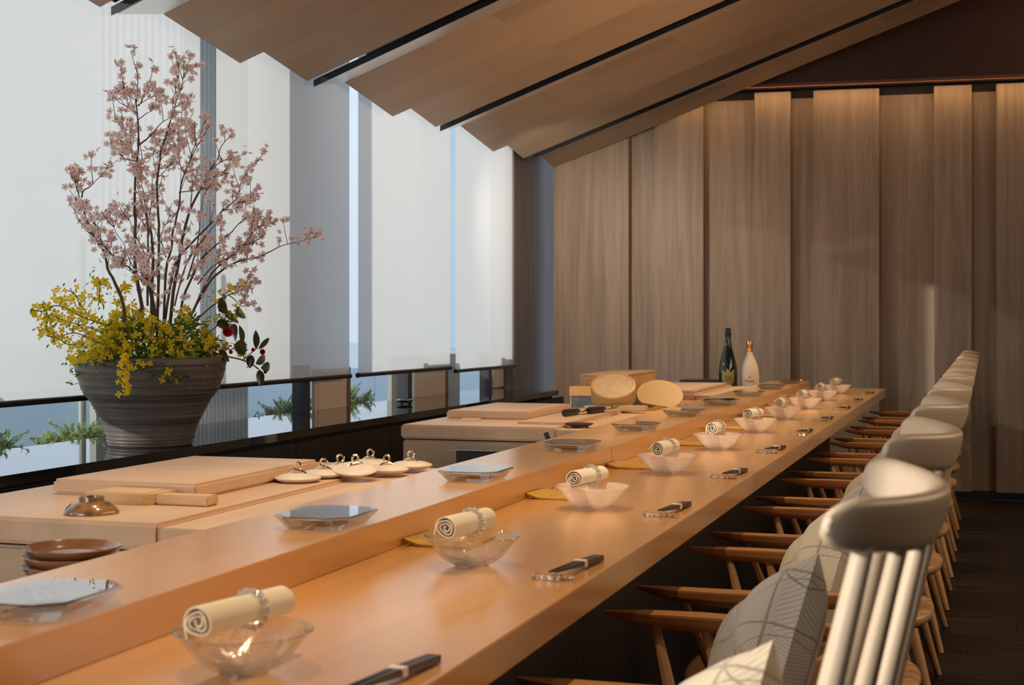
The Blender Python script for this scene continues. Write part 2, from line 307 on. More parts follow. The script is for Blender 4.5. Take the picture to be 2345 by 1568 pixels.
# ------------------------------------------------------------------ mesh helpers
class MB:
    def __init__(s): s.v = []; s.f = []; s.mi = []; s.m = 0
    def add(s, vs, fs):
        k = len(s.v); s.v += [tuple(v) for v in vs]; s.f += [tuple(k + i for i in f) for f in fs]; s.mi += [s.m] * len(fs)
    def box(s, x0, x1, y0, y1, z0, z1):
        s.add([(x, y, z) for x in (x0, x1) for y in (y0, y1) for z in (z0, z1)],
              [(0, 1, 3, 2), (4, 6, 7, 5), (0, 4, 5, 1), (2, 3, 7, 6), (0, 2, 6, 4), (1, 5, 7, 3)])
    def lathe(s, prof, n=40, cen=(0, 0, 0), axis=None, wob=0.0, cap0=False, cap1=False):
        k = []; M = Matrix.Identity(3)
        if axis is not None: M = Vector((0, 0, 1)).rotation_difference(Vector(axis).normalized()).to_matrix()
        for r, z in prof:
            for i in range(n):
                a = 2 * math.pi * i / n; rr = r * (1 + wob * math.sin(3 * a + 1) + wob * 0.6 * math.sin(5 * a))
                k.append(Vector(cen) + M @ Vector((rr * math.cos(a), rr * math.sin(a), z)))
        fs = []
        for j in range(len(prof) - 1):
            for i in range(n):
                a, b = j * n + i, j * n + (i + 1) % n; fs.append((a, b, b + n, a + n))
        if cap0: fs.append(tuple(range(n - 1, -1, -1)))
        if cap1: fs.append(tuple((len(prof) - 1) * n + i for i in range(n)))
        s.add(k, fs)
    def tube(s, pts, rad, n=8, cap=True, flat=None):
        pts = [Vector(p) for p in pts]
        if not hasattr(rad, '__len__'): rad = [rad] * len(pts)
        vs = []; up = None
        for i, p in enumerate(pts):
            t = (pts[min(i + 1, len(pts) - 1)] - pts[max(i - 1, 0)]).normalized()
            if up is None:
                up = Vector((0, 0, 1)) if abs(t.z) < 0.9 else Vector((1, 0, 0))
            a = t.cross(up)
            if a.length < 1e-4: a = t.cross(Vector((0.3, 1, 0.2)))
            a.normalize(); b = a.cross(t).normalized(); up = b
            fl = flat or (1, 1)
            for j in range(n):
                q = 2 * math.pi * j / n; vs.append(p + a * math.cos(q) * rad[i] * fl[0] + b * math.sin(q) * rad[i] * fl[1])
        fs = []
        for i in range(len(pts) - 1):
            for j in range(n):
                a, b = i * n + j, i * n + (j + 1) % n; fs.append((a, b, b + n, a + n))
        if cap:
            fs.append(tuple(range(n - 1, -1, -1))); fs.append(tuple((len(pts) - 1) * n + j for j in range(n)))
        s.add(vs, fs)
    def prism(s, poly, z0, z1, top=None):
        n = len(poly); top = top or poly
        s.add([(x, y, z0) for x, y in poly] + [(x, y, z1) for x, y in top],
              [tuple(range(n - 1, -1, -1)), tuple(range(n, 2 * n))] + [(i, (i + 1) % n, n + (i + 1) % n, n + i) for i in range(n)])
    def build(s, name, m, parent=None, loc=None, rot=None, smooth=False, bevel=0, seg=2, sub=0, ang=40):
        me = bpy.data.meshes.new(name); me.from_pydata(s.v, [], s.f)
        for mm in (m if isinstance(m, (list, tuple)) else [m]): me.materials.append(MATS[mm])
        for i, p in enumerate(me.polygons): p.material_index = s.mi[i]
        bm = bmesh.new(); bm.from_mesh(me)
        bmesh.ops.recalc_face_normals(bm, faces=bm.faces)
        if bevel:
            es = [e for e in bm.edges if len(e.link_faces) == 2 and e.calc_face_angle(0) > R(25)]
            bmesh.ops.bevel(bm, geom=es, offset=bevel, segments=seg, affect='EDGES', clamp_overlap=True)
        bm.to_mesh(me); bm.free()
        if smooth:
            for p in me.polygons: p.use_smooth = True
            try: me.set_sharp_from_angle(angle=R(ang))
            except Exception: pass
        o = bpy.data.objects.new(name, me); C.objects.link(o)
        if parent: o.parent = parent
        if loc: o.location = loc
        if rot: o.rotation_euler = rot
        if sub:
            md = o.modifiers.new('sub', 'SUBSURF'); md.levels = sub; md.render_levels = sub
        return o
def tag(o, label=None, cat=None, group=None, kind=None):
    if label: o['label'] = label
    if cat: o['category'] = cat
    if group: o['group'] = group
    if kind: o['kind'] = kind
    return o
def empty(name, loc=(0, 0, 0), rz=0):
    o = bpy.data.objects.new(name, None); C.objects.link(o); o.location = loc; o.rotation_euler = (0, 0, rz); o.empty_display_size = 0.05; return o
def kids(o): return [x for x in bpy.data.objects if x.parent == o]
def copy_tree(o, parent=None, _k=None):
    if _k is None:
        _k = {}
        for x in bpy.data.objects:
            if x.parent: _k.setdefault(x.parent.name, []).append(x)
    c = o.copy(); C.objects.link(c); c.parent = parent
    for ch in _k.get(o.name, []): copy_tree(ch, c, _k)
    return c
def bxo(name, m, x0, x1, y0, y1, z0, z1, parent=None, bevel=0.0, smooth=False):
    """box whose origin sits at its own centre, for object-space grain"""
    cx, cy, cz = (x0 + x1) / 2, (y0 + y1) / 2, (z0 + z1) / 2
    b = MB(); b.box(x0 - cx, x1 - cx, y0 - cy, y1 - cy, z0 - cz, z1 - cz)
    return b.build(name, m, parent, loc=(cx, cy, cz), bevel=bevel, smooth=bool(bevel) and smooth)
def text_obj(s, size, m, parent, mtx, name='lettering', depth=0.0004):
    cu = bpy.data.curves.new(name, 'FONT'); cu.body = s; cu.size = size; cu.align_x = 'CENTER'; cu.align_y = 'CENTER'; cu.extrude = depth
    t = bpy.data.objects.new(name, cu); C.objects.link(t)
    dg = bpy.context.evaluated_depsgraph_get(); me = bpy.data.meshes.new_from_object(t.evaluated_get(dg))
    bpy.data.objects.remove(t); me.materials.clear(); me.materials.append(MATS[m])
    o = bpy.data.objects.new(name, me); C.objects.link(o); o.parent = parent; o.matrix_local = mtx; return o

def catmull(P, k=4):
    out = []
    for i in range(len(P) - 1):
        p0, p1, p2, p3 = P[max(i - 1, 0)], P[i], P[i + 1], P[min(i + 2, len(P) - 1)]
        for j in range(k):
            t = j / k; out.append(0.5 * ((2 * p1) + (p2 - p0) * t + (2 * p0 - 5 * p1 + 4 * p2 - p3) * t * t + (3 * p1 - p0 - 3 * p2 + p3) * t ** 3))
    out.append(P[-1]); return out

# ================================================================== SETTING
fl = tag(empty('floor'), kind='structure')
bxo('subfloor', 'black_gap', -3.1, 2.8, -2.0, 10.6, -0.08, -0.012, fl)
pw, pl = 0.145, 1.42
pm = MB(); pm.box(-pl / 2 + 0.001, pl / 2 - 0.001, -pw / 2 + 0.0012, pw / 2 - 0.0012, -0.012, 0)
p0 = None; yy = 2.0; row = 0
while yy < 9.9:
    xx = -1.6 + (row * 0.53) % pl
    while xx < 1.9:
        if p0 is None: p0 = pm.build('plank', 'floor_wood', fl, loc=(xx, yy, 0)); q = p0
        else: q = p0.copy(); C.objects.link(q); q.location = (xx, yy, 0)
        q.rotation_euler = (0, 0, 0); xx += pl
    yy += pw; row += 1
bxo('floor_field', 'floor_wood', -3.1, 2.8, -2.0, 1.9, -0.012, 0, fl)
bxo('floor_field', 'floor_wood', -3.1, -2.31, 1.9, 10.4, -0.012, -0.001, fl)
bxo('floor_field', 'floor_wood', 2.6, 2.8, 1.9, 10.4, -0.012, -0.001, fl)

# back wall, slightly out of square with the counter
wang = math.atan2(0.2, 3.04)
wb = tag(empty('wall_back', (-2.811, 9.738, 0), wang), kind='structure')
edges = [0, 0.518, 0.693, 1.021, 1.357, 1.593, 1.739, 2.158, 2.498, 2.731, 2.88, 3.36, 3.62, 4.1, 4.5, 5.4]
for i in range(len(edges) - 1):
    proud = i % 2 == 0
    x0, x1 = edges[i], edges[i + 1]
    t = 0.0 if proud else 0.085
    b = MB(); ww = x1 - x0
    b.box(-ww / 2 + (0 if proud else -0.012), ww / 2 - 0.002 + (0 if proud else 0.012), 0, 0.10 if proud else 0.04, 0, 2.644 - 0.047 - (0 if proud else 0.035))
    b.build('panel', 'oak', wb, loc=((x0 + x1) / 2, t, 0.047), bevel=0.0015)
bxo('backing', 'black_gap', -0.02, 5.5, 0.13, 0.17, 0, 3.9, wb)
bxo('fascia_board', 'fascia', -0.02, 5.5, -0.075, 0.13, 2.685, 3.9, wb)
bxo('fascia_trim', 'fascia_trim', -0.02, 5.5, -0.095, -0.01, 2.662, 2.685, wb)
bb = bxo('skirting', 'black_gap', -0.02, 5.5, 0.004, 0.10, 0, 0.047, wb)
tag(bxo('trim_1', 'oak_dark', -3.02, -2.92, 9.0, 10.3, 0, 3.2), kind='structure')
tag(bxo('wall_right', 'plaster', 2.6, 2.75, -2, 10.4, 0, 3.95), kind='structure')
tag(bxo('wall_front', 'plaster', -3.1, 2.75, -2.1, -1.95, 0, 3.95), kind='structure')
cl = tag(empty('ceiling'), kind='structure')
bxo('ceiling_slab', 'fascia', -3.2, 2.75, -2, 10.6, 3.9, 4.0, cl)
bxo('ceiling_edge', 'fascia', -3.25, -2.97, -2, 10.6, 3.0, 3.9, cl)

# stepped canopy: planks hung like shingles, rising away from the window
Dx = Vector((1, -0.108, 0.34))
X0, X1 = -2.81, 0.9
def slab(y0, z0, y1, z1, th, name, m):
    b = MB(); vs = []
    for X in (X0, X1):
        k = X - X0
        for (y, z) in ((y0, z0), (y1, z1), (y1, z1 + th), (y0, z0 + th)):
            vs.append(Vector((X, y, z)) + Vector((0, -0.108 * k, 0.34 * k)))
    o0 = Vector((X0, y0, z0)); ux = Dx.normalized(); uy = Vector((0, y1 - y0, z1 - z0)); uy = (uy - ux * uy.dot(ux)).normalized(); uz = ux.cross(uy)
    M = Matrix((ux, uy, uz)).transposed()
    b.add([M.transposed() @ (v - o0) for v in vs], [(0, 3, 2, 1), (4, 5, 6, 7), (0, 1, 5, 4), (1, 2, 6, 5), (2, 3, 7, 6), (3, 0, 4, 7)])
    o = b.build(name, m, cl, bevel=0.0015, seg=1); o.matrix_local = Matrix.Translation(o0) @ M.to_4x4(); return o
for k in range(-4, 3):
    a = 6.274 + 1.582 * k
    if a > 9.3:
        slab(a, 2.227, a + 0.30, 2.185, 0.02, 'canopy_plank', 'veneer'); continue
    slab(a, 2.227, a + 0.573, 2.148, 0.02, 'canopy_plank', 'veneer')
    slab(a + 0.55, 2.258, a + 1.18, 2.172, 0.02, 'canopy_plank', 'veneer')
    slab(a + 1.17, 2.215, a + 1.27, 2.205, 0.012, 'light_slot', 'black_gap')
    slab(a + 1.245, 2.157, a + 1.28, 2.172, 0.03, 'slot_lip', 'black_metal')
    slab(a + 1.282, 2.170, a + 1.582, 2.229, 0.006, 'metal_riser', 'trough_metal')
bk = slab(-3.0, 2.40, 9.9, 2.40, 0.03, 'canopy_deck', 'black_gap')

# ---------------- window wall
ww = tag(empty('window_1'), kind='structure')
XG = -2.96
b = MB(); b.add([(0, -4.9, -1.1), (0, 4.75, -1.1), (0, 4.75, 1.1), (0, -4.9, 1.1)], [(0, 1, 2, 3)]); b.build('pane', 'pane_glass', ww, loc=(XG, 4.3, 1.82))
for y in (1.3, 2.55, 3.75, 4.98, 6.165, 7.43, 8.79):
    bxo('mullion', 'mullion', XG - 0.05, XG + 0.012, y - 0.03, y + 0.03, 0.70, 0.93, ww)
bxo('head_rail', 'mullion', XG - 0.05, XG + 0.02, -0.1, 9.0, 2.9, 3.05, ww)
tag(bxo('wall_left', 'panel_black', -3.05, -2.50, -2, 9.3, 0, 0.55), kind='structure')

sill = tag(empty('window_sill_ledge'), 'long polished black granite ledge under the window blinds', 'ledge')
for y0, y1 in ((-0.5, 2.1), (2.102, 4.7), (4.702, 6.05), (6.052, 7.55), (7.552, 8.63)):
    bxo('granite_slab', 'granite', XG - 0.02, -2.46, y0, y1, 0.69, 0.72, sill, bevel=0.0015)
bxo('shadow_gap', 'black_gap', -3.0, -2.50, -0.5, 8.63, 0.672, 0.69, sill)
y = -0.04
while y < 8.6:
    bxo('front_panel', 'panel_black', -2.50, -2.482, y + 0.002, y + 0.464, 0.40, 0.672, sill); y += 0.4665
bxo('plinth', 'black_metal', -2.50, -2.44, -0.5, 8.63, 0.36, 0.395, sill)

BL = [(-0.6, 2.10, 0.866, 'second from the left, beside the camera, cut by the frame'), (3.0, 5.075, 0.872, ''), (5.201, 6.481, 0.872, ''), (6.584, 7.868, 0.872, ''), (7.962, 9.072, 0.850, '')]
labs = ['', 'widest white roller blind, behind the potted cherry branches', 'white roller blind half shaded blue-grey, right behind the flower pot',
        'white roller blind between two open gaps, shaded strip on its left edge', 'white roller blind nearest the dark pillar, evenly bright']
for i, (y0, y1, zb, _) in enumerate(BL):
    if i == 0: y0, y1 = -0.5, 2.9
    r = tag(empty('roller_blind', (-2.88, (y0 + y1) / 2, zb)), labs[i] or 'white roller blind nearest the camera, mostly outside the picture', 'blind', 'roller blinds along the window')
    h = (y1 - y0) / 2
    b = MB(); ny = 12; nz_ = 2
    for k in range(ny + 1):
        yq = -h + 2 * h * k / ny; dx = 0.004 * math.sin(k * 1.1) if 0 < k < ny else 0.0
        b.v += [(dx, yq, 0), (0, yq, 2.2)]
    b.f = [(2 * k, 2 * k + 2, 2 * k + 3, 2 * k + 1) for k in range(ny)]; b.mi = [0] * ny
    b.build('fabric', 'blind_fabric', r, smooth=True)
    b = MB(); b.lathe([(0.0001, -h - 0.008), (0.0115, -h - 0.008), (0.0125, -h - 0.006), (0.0125, -h - 0.001), (0.0105, -h + 0.001), (0.0105, h - 0.001), (0.0125, h + 0.001), (0.0125, h + 0.006), (0.0115, h + 0.008), (0.0001, h + 0.008)], 16, axis=(0, 1, 0))
    b.build('bottom_bar', 'black_metal', r, smooth=True)

# outdoors: piers, fluted column, planter wall, shrubs, terrace
for n_, (y0, y1) in enumerate(((6.215, 6.56), (7.50, 7.93), (8.84, 9.13))):
    t = tag(empty('window_panel', (-2.985, y0, 0.7205)), ['beige low panel standing inside the window, nearest the flower pot', 'beige low panel standing inside the window, behind the small dark dish', 'beige low panel standing inside the window, next to the dark pillar'][n_], 'panel', 'beige panels at the window mullions')
    bxo('body', 'pier', 0.035, 0.055, 0.03, y1 - y0, 0, 0.19, t)
    bxo('shade_strip', 'pier_shade', 0.035, 0.058, y1 - y0, y1 - y0 + 0.04, 0, 0.19, t)  # shaded part of the panel, set in as a dark strip
    bxo('joint_strip', 'pier', 0.035, 0.052, 0.0, 0.026, 0, 0.19, t)
col = tag(empty('fluted_column', (-3.45, 5.85, -1.0)), 'tall pale blue fluted column outside, seen through the blind gap', 'column')
bxo('core', 'fluted', -0.2, 0.2, -0.28, 0.28, 0, 6, col)
b = MB()
for k in range(17):
    yq = -0.28 + 0.035 * k; b.box(0.2, 0.215, yq - 0.009, yq + 0.009, 0, 6)
for k in range(12):
    xq = -0.19 + 0.035 * k; b.box(xq - 0.009, xq + 0.009, -0.295, -0.28, 0, 6)
tag(b.build('fluting', 'fluted', col), kind='stuff')
tag(bxo('fluted_screen', 'fluted_dark', -3.40, -3.37, 8.2, 9.4, 0.656, 0.92), 'grey-green ribbed screen outside the window, left of the last pier', 'screen')
tag(bxo('fluted_screen', 'fluted_dark', -3.42, -3.39, 5.15, 5.50, 0.656, 0.93), 'low grey-brown ribbed screen outside the window, right behind the flower pot', 'screen')
pr = tag(empty('terrace_parapet', (-5.2, 7, 0)), 'blue-green glass parapet beyond the planting outside the window', 'parapet')
y = -6
while y < 24: bxo('glass_panel', 'parapet', -0.02, 0.02, y + 0.01, y + 1.59, -1.2, 0.74, pr); y += 1.6
tag(bxo('terrace_ground', 'terrace', -30, -3.05, -8, 60, -0.6, 0.28), kind='structure')
tag(bxo('planter_wall', 'terrace', -3.46, -3.08, -1, 5.53, 0.285, 0.655), 'pale low planter wall outside the glass, on the near side of the fluted column', 'planter')
tag(bxo('planter_wall', 'terrace', -3.46, -3.08, 6.14, 9.6, 0.285, 0.655), 'pale low planter wall outside the glass, beyond the fluted column', 'planter')
tw = tag(empty('distant_tower', (-16, 52, -8)), 'pale blue glass tower far beyond the terrace', 'building')
bxo('tower_body', 'tower_blue', -3, 3, -3, 3, 0, 30, tw)
for k in range(20): bxo('floor_band', 'parapet', 2.98, 3.06, -3, 3, k * 1.5, k * 1.5 + 0.14, tw)
pst = tag(empty('terrace_post', (-3.30, 4.92, 0.656)), 'slim grey post outside the window, left of the flower pot', 'post')
b = MB(); b.lathe([(0.014, 0), (0.014, 0.8)], 12, cap0=True, cap1=True); b.build('post', 'fluted_dark', pst, smooth=True)
def shrub(x, y, z, L, h, n, label):
    g = empty('shrub', (x, y, z)); tag(g, label, 'shrub', 'shrubs in the planter outside')
    b = MB(); st = MB(); rnd = random.Random(int(y * 100))
    for i in range(n):
        a = rnd.uniform(-1, 1); yy = a * L; hh = h * (1 - 0.6 * a * a) * rnd.uniform(0.45, 1.1)
        base = Vector((rnd.uniform(-0.05, 0.05), yy * 0.7, 0)); tip = Vector((rnd.uniform(-0.1, 0.1), yy + rnd.uniform(-0.06, 0.06), hh))
        st.tube([base, base.lerp(tip, 0.6) + Vector((0, 0, 0.02)), tip], [0.002, 0.0015, 0.001], 4)
        for k in range(34):
            p = base.lerp(tip, 0.1 + 0.9 * k / 33); d = Vector((rnd.uniform(-1, 1), rnd.uniform(-1, 1), rnd.uniform(0.1, 1))).normalized() * rnd.uniform(0.012, 0.028)
            sd_ = d.cross(Vector((0.3, 0.2, 1)))  .normalized() * 0.0045
            b.add([p - sd_, p + sd_, p + d + sd_ * 0.3, p + d - sd_ * 0.3], [(0, 1, 2, 3)])
    tag(b.build('foliage', 'shrub_leaf', g), kind='stuff'); tag(st.build('stems', 'branch', g), kind='stuff')
shrub(-3.2, 4.22, 0.655, 0.14, 0.12, 50, 'feathery green shrub outside at the far left edge of the window')
shrub(-3.2, 4.72, 0.655, 0.20, 0.10, 60, 'drooping dark green shrub outside just left of the flower pot')
shrub(-3.12, 6.36, 0.655, 0.24, 0.115, 90, 'bright green shrub outside between flower pot and nearest beige pier')
shrub(-3.15, 6.98, 0.655, 0.26, 0.15, 90, 'bushy green shrub outside left of the small dark dish')

# ================================================================== COUNTERS
ZL, ZU, ZC = 0.72, 0.7754, 0.77
XF, XB, XU = -0.589, -1.003, -1.248
dc = tag(empty('dining_counter', (XF, 0, 0)), 'long honey-coloured wooden sushi counter with a raised step, set for ten', 'counter')
def cb(name, m, x0, x1, y0, y1, z0, z1, bev=0.0015): return bxo(name, m, x0 - XF, x1 - XF, y0, y1, z0, z1, dc, bevel=bev, smooth=False)
for y0, y1 in ((0.15, 3.9695), (3.971, 9.42)): cb('worktop_slab', 'counter_wood', XB - 0.02, XF, y0, y1, ZL - 0.049, ZL)
for y0, y1 in ((0.15, 4.06), (4.0612, 5.76), (5.7612, 9.0)): cb('raised_ledge', 'counter_wood', XU, XB, y0, y1, ZL + 0.0003, ZU)
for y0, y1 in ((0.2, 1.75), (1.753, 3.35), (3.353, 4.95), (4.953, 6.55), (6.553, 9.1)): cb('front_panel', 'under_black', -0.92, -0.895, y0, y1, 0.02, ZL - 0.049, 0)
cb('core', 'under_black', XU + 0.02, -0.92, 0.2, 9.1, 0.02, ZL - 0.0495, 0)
cb('plinth', 'black_gap', -1.2, -0.93, 0.2, 9.1, 0, 0.02, 0)

def chef_counter(y0, label, slot):
    g = tag(empty('chef_counter', (-1.25, y0, 0)), label, 'counter', 'chef counters behind the dining counter')
    L = 1.155
    def q(n, m, x0, x1, a, bb_, z0, z1, bev=0.002): return bxo(n, m, x0 + 1.25, x1 + 1.25, a, bb_, z0, z1, g, bevel=bev)
    q('worktop', 'maple', -1.94, -1.379, 0, L, ZC - 0.048, ZC, 0.006)
    q('service_strip', 'maple', -1.3775, -1.2485, 0.002, L, ZC - 0.048, ZC - 0.007, 0.002)
    q('cabinet', 'maple_front', -1.93, -1.27, 0.012, L - 0.01, 0.06, ZC - 0.053, 0.002)
    q('gap_shadow', 'black_gap', -1.92, -1.28, 0.02, L - 0.02, ZC - 0.053, ZC - 0.048, 0)
    q('drawer_front', 'maple_front', -1.93, -1.27, 0.0, 0.012, ZC - 0.15, ZC - 0.057, 0.002)
    q('drawer_front', 'maple_front', -1.93, -1.27, 0.0, 0.012, ZC - 0.40, ZC - 0.153, 0.002)
    q('plinth', 'black_gap', -1.90, -1.3, 0.04, L - 0.03, 0, 0.06, 0)
    return g
chef_counter(2.285, 'pale wooden chef counter nearest the camera, with round stone lids on it', 0)
chef_counter(4.80, 'pale wooden chef counter in the middle, with two knives on it', 1)
g3 = chef_counter(7.315, 'pale wooden chef counter farthest away, near the two bottles', 1)
tag(bxo('side_cabinet', 'orange_wood', -1.90, -1.27, 5.97, 7.29, 0, 0.74, bevel=0.003), 'low brown cabinet between the middle and far chef counters', 'cabinet')
tag(bxo('bottle_stand', 'panel_black', -1.80, -1.26, 8.49, 9.3, 0, 0.70, bevel=0.003), 'dark low stand carrying two bottles past the far chef counter', 'stand')
tag(bxo('plate_shelf', 'maple_front', -1.46, -1.25, 1.2, 2.26, 0.0, 0.69, bevel=0.003), 'narrow low shelf behind the counter carrying the brown plate stack', 'shelf')

# ================================================================== TABLE SETTINGS
YS = [1.528 + 0.7917 * i for i in range(10)]
ORD = ['nearest the camera', 'second from the camera', 'third from the camera', 'fourth from the camera', 'fifth from the camera', 'sixth from the camera',
       'seventh from the camera', 'eighth from the camera', 'ninth from the camera', 'farthest from the camera']
def place(src, i, loc, label, rz=0, first=True, grp=None, cat=None):
    o = src if first else copy_tree(src)
    o.location = loc; o.rotation_euler = (0, 0, rz); tag(o, label, cat, grp); return o

prof_out = [(0.0005, 0.0), (0.026, 0.0), (0.0285, 0.003), (0.033, 0.0045), (0.0483, 0.0135), (0.0598, 0.0262), (0.0703, 0.0395), (0.0775, 0.0465), (0.0805, 0.0490)]
prof_in = [(0.0795, 0.0505), (0.0765, 0.0490), (0.0690, 0.0425), (0.0580, 0.0300), (0.0460, 0.0178), (0.0310, 0.0098), (0.0005, 0.0080)]
def smooth_prof(P, k=3):
    Q = catmull([Vector((a, 0, z)) for a, z in P], k); return [(max(q.x, 0.0004), q.z) for q in Q]
def make_bowl(m, label):
    g = empty('glass_bowl')
    b = MB(); b.lathe(smooth_prof(prof_out[2:], 3)[0:] + smooth_prof(prof_in, 3), 72, wob=0.0015); b.lathe([(0.0005, 0.0), (0.0285, 0.0028)], 40); o = b.build('bowl_body', m, g, smooth=True, ang=60)
    b = MB(); b.lathe([(0.022, 0.0002), (0.028, 0.0002), (0.0285, 0.003), (0.0215, 0.003), (0.022, 0.0002)], 32); b.build('foot_ring', m, g, smooth=True)
    return g
bowl_c = make_bowl('clear_glass', ''); bowl_f = make_bowl('crackle_glass', '')
# rolled towel
def make_towel():
    g = empty('rolled_towel')
    rnd = random.Random(3); pts = []; turns = 3.3; n = 110; R0 = 0.0188
    def rad(a): return R0 - 0.0050 * a / (2 * math.pi)
    for i in range(n):
        a = turns * 2 * math.pi * i / (n - 1)
        r = rad(a); k = min(1, a / (2 * math.pi) / 1.2)
        r *= 1 + 0.10 * k * math.sin(2 * a + 0.6) + 0.07 * k * math.sin(3 * a + 1)
        pts.append((-a, r))
    th = 0.0021; out = []; inn = []
    P = [Vector((r * math.cos(a + 3.6), 0, r * math.sin(a + 3.6))) for a, r in pts]
    fl = P[0]; t0 = (P[0] - P[1]).normalized()
    P = [fl + t0 * 0.010 + Vector((0, 0, -0.001)), fl + t0 * 0.005] + P
    L = 0.178; ny = 9; vs = []; N = len(P)
    def dy(k, j): return 0.0018 * math.sin(k * 0.33) * (1 if j in (0, ny) else 0)
    for side in (0, 1):
        for k in range(N):
            t = (P[min(k + 1, N - 1)] - P[max(k - 1, 0)]).normalized(); nn = Vector((t.z, 0, -t.x))
            for j in range(ny + 1):
                y = -L / 2 + L * j / ny
                sq = 1 - 0.06 * math.exp(-((y - 0.018) / 0.012) ** 2)
                q = (P[k] + nn * (th / 2 if side else -th / 2)); vs.append((q.x * sq, y + dy(k, j), q.z * sq))
    W = ny + 1; fs = []
    for k in range(N - 1):
        for j in range(ny):
            a = k * W + j; fs.append((a, a + 1, a + W + 1, a + W)); c = a + N * W; fs.append((c, c + W, c + W + 1, c + 1))
        for j in (0, ny):
            a = k * W + j; c = a + N * W; fs.append((a, a + W, c + W, c))
    for k in (0, N - 1):
        for j in range(ny):
            a = k * W + j; c = a + N * W; fs.append((a, a + 1, c + 1, c))
    b = MB(); b.add(vs, fs); b.build('towel_cloth', 'towel', g, smooth=True, ang=50)
    b = MB(); R1 = 0.0212
    circ = [Vector((R1 * math.cos(q), 0.0, R1 * math.sin(q))) for q in [2 * math.pi * i / 28 for i in range(29)]]
    b.tube(circ, 0.0028, 8, cap=False)
    for i in range(14):
        q = 2 * math.pi * i / 14; c = Vector(((R1 + 0.0012) * math.cos(q), 0, (R1 + 0.0012) * math.sin(q)))
        r = 0.0046; vs = [c + Vector(d) * r for d in ((1, 0, 0), (-1, 0, 0), (0, 1.2, 0), (0, -1.2, 0), (0, 0, 1), (0, 0, -1))]
        b.add(vs, [(0, 2, 4), (2, 1, 4), (1, 3, 4), (3, 0, 4), (2, 0, 5), (1, 2, 5), (3, 1, 5), (0, 3, 5)])
    rg = b.build('napkin_ring', 'crystal', g, loc=(0, 0.018, 0), smooth=False); rg['label'] = 'clear faceted crystal ring'
    return g
towel0 = make_towel()
# faceted crystal plate
def make_plate():
    g = empty('crystal_plate')
    def octo(x, y, c): return [(-x + c, -y), (x - c, -y), (x, -y + c), (x, y - c), (x - c, y), (-x + c, y), (-x, y - c), (-x, -y + c)]
    A = octo(0.070, 0.090, 0.030); T = octo(0.067, 0.087, 0.029); B = octo(0.049, 0.068, 0.018)
    b = MB(); n = 8; vs = [(x, y, 0) for x, y in B] + [(x, y, 0.0215) for x, y in A] + [(x, y, 0.0245) for x, y in T]
    fs = [tuple(range(7, -1, -1)), tuple(range(16, 24))]
    for k in (0, 8):
        for i in range(8): fs.append((k + i, k + (i + 1) % 8, k + 8 + (i + 1) % 8, k + 8 + i))
    b.add(vs, fs); b.build('crystal_block', 'crystal', g, bevel=0.0008, seg=1)
    return g
plate0 = make_plate()
# chopstick rest and chopsticks
def make_rest():
    g = empty('chopstick_rest'); rnd = random.Random(5)
    b = MB(); pts = []; rr = []
    for i in range(13):
        t = i / 12; pts.append((-0.034 + 0.068 * t, 0.0008 * math.sin(9 * t), 0.0065 - 0.001 * math.sin(math.pi * t))); rr.append(0.0072 - 0.0018 * math.sin(math.pi * t) + 0.0005 * (i % 2))
    rr[0] = 0.004; rr[-1] = 0.004
    b.tube(pts, rr, 7, flat=(1.15, 0.85)); b.build('rest_body', 'crystal', g); return g
rest0 = make_rest()
def make_sticks():
    g = empty('chopsticks')
    for s in (0, 1):
        b = MB(); w0, w1 = 0.0045, 0.0015; L = 0.225; vs = []
        for y, ww_ in ((-L / 2, w1), (L * 0.05, w0 * 0.95), (L / 2, w0)):
            for dx, dz in ((-1, -1), (1, -1), (1, 1), (-1, 1)): vs.append((dx * ww_, y, dz * ww_))
        fs = [(0, 3, 2, 1), (8, 9, 10, 11)] + [(k + i, k + (i + 1) % 4, k + 4 + (i + 1) % 4, k + 4 + i) for k in (0, 4) for i in range(4)]
        b.add(vs, fs); b.build('chopstick', 'chopstick', g, loc=(-0.0048 + 0.0096 * s, 0, 0), bevel=0.0004, seg=1)
    b = MB(); b.box(-0.0106, 0.0106, 0.012, 0.026, -0.0058, 0.0058); b.build('paper_band', 'paper', g, bevel=0.001)
    return g
st0 = make_sticks()
def make_mat():
    g = empty('folded_mat'); b = MB(); nx, ny = 12, 8; vs = []; rnd = random.Random(9)
    for s in (0, 1):
        for i in range(nx + 1):
            for j in range(ny + 1):
                x = -0.062 + 0.124 * i / nx; y = -0.075 + 0.15 * j / ny
                z = 0.0042 + 0.010 * max(0, (-x - 0.02) / 0.042) ** 2 * (1 - 0.5 * j / ny) - 0.0038 * (1 - s)
                vs.append((x, y, max(z, 0.0004)))
    W = ny + 1; N = (nx + 1) * W; fs = []
    for i in range(nx):
        for j in range(ny):
            a = i * W + j; fs.append((a, a + 1, a + W + 1, a + W)); fs.append((N + a, N + a + W, N + a + W + 1, N + a + 1))
    for i in range(nx):
        for j in (0, ny): a = i * W + j; fs.append((a, a + W, N + a + W, N + a))
    for j in range(ny):
        for i in (0, nx): a = i * W + j; fs.append((a, a + 1, N + a + 1, N + a))
    b.add(vs, fs); b.build('mat_cloth', 'tan_mat', g, smooth=True, ang=50)
    return g
mat0 = make_mat()
fc = ff = True
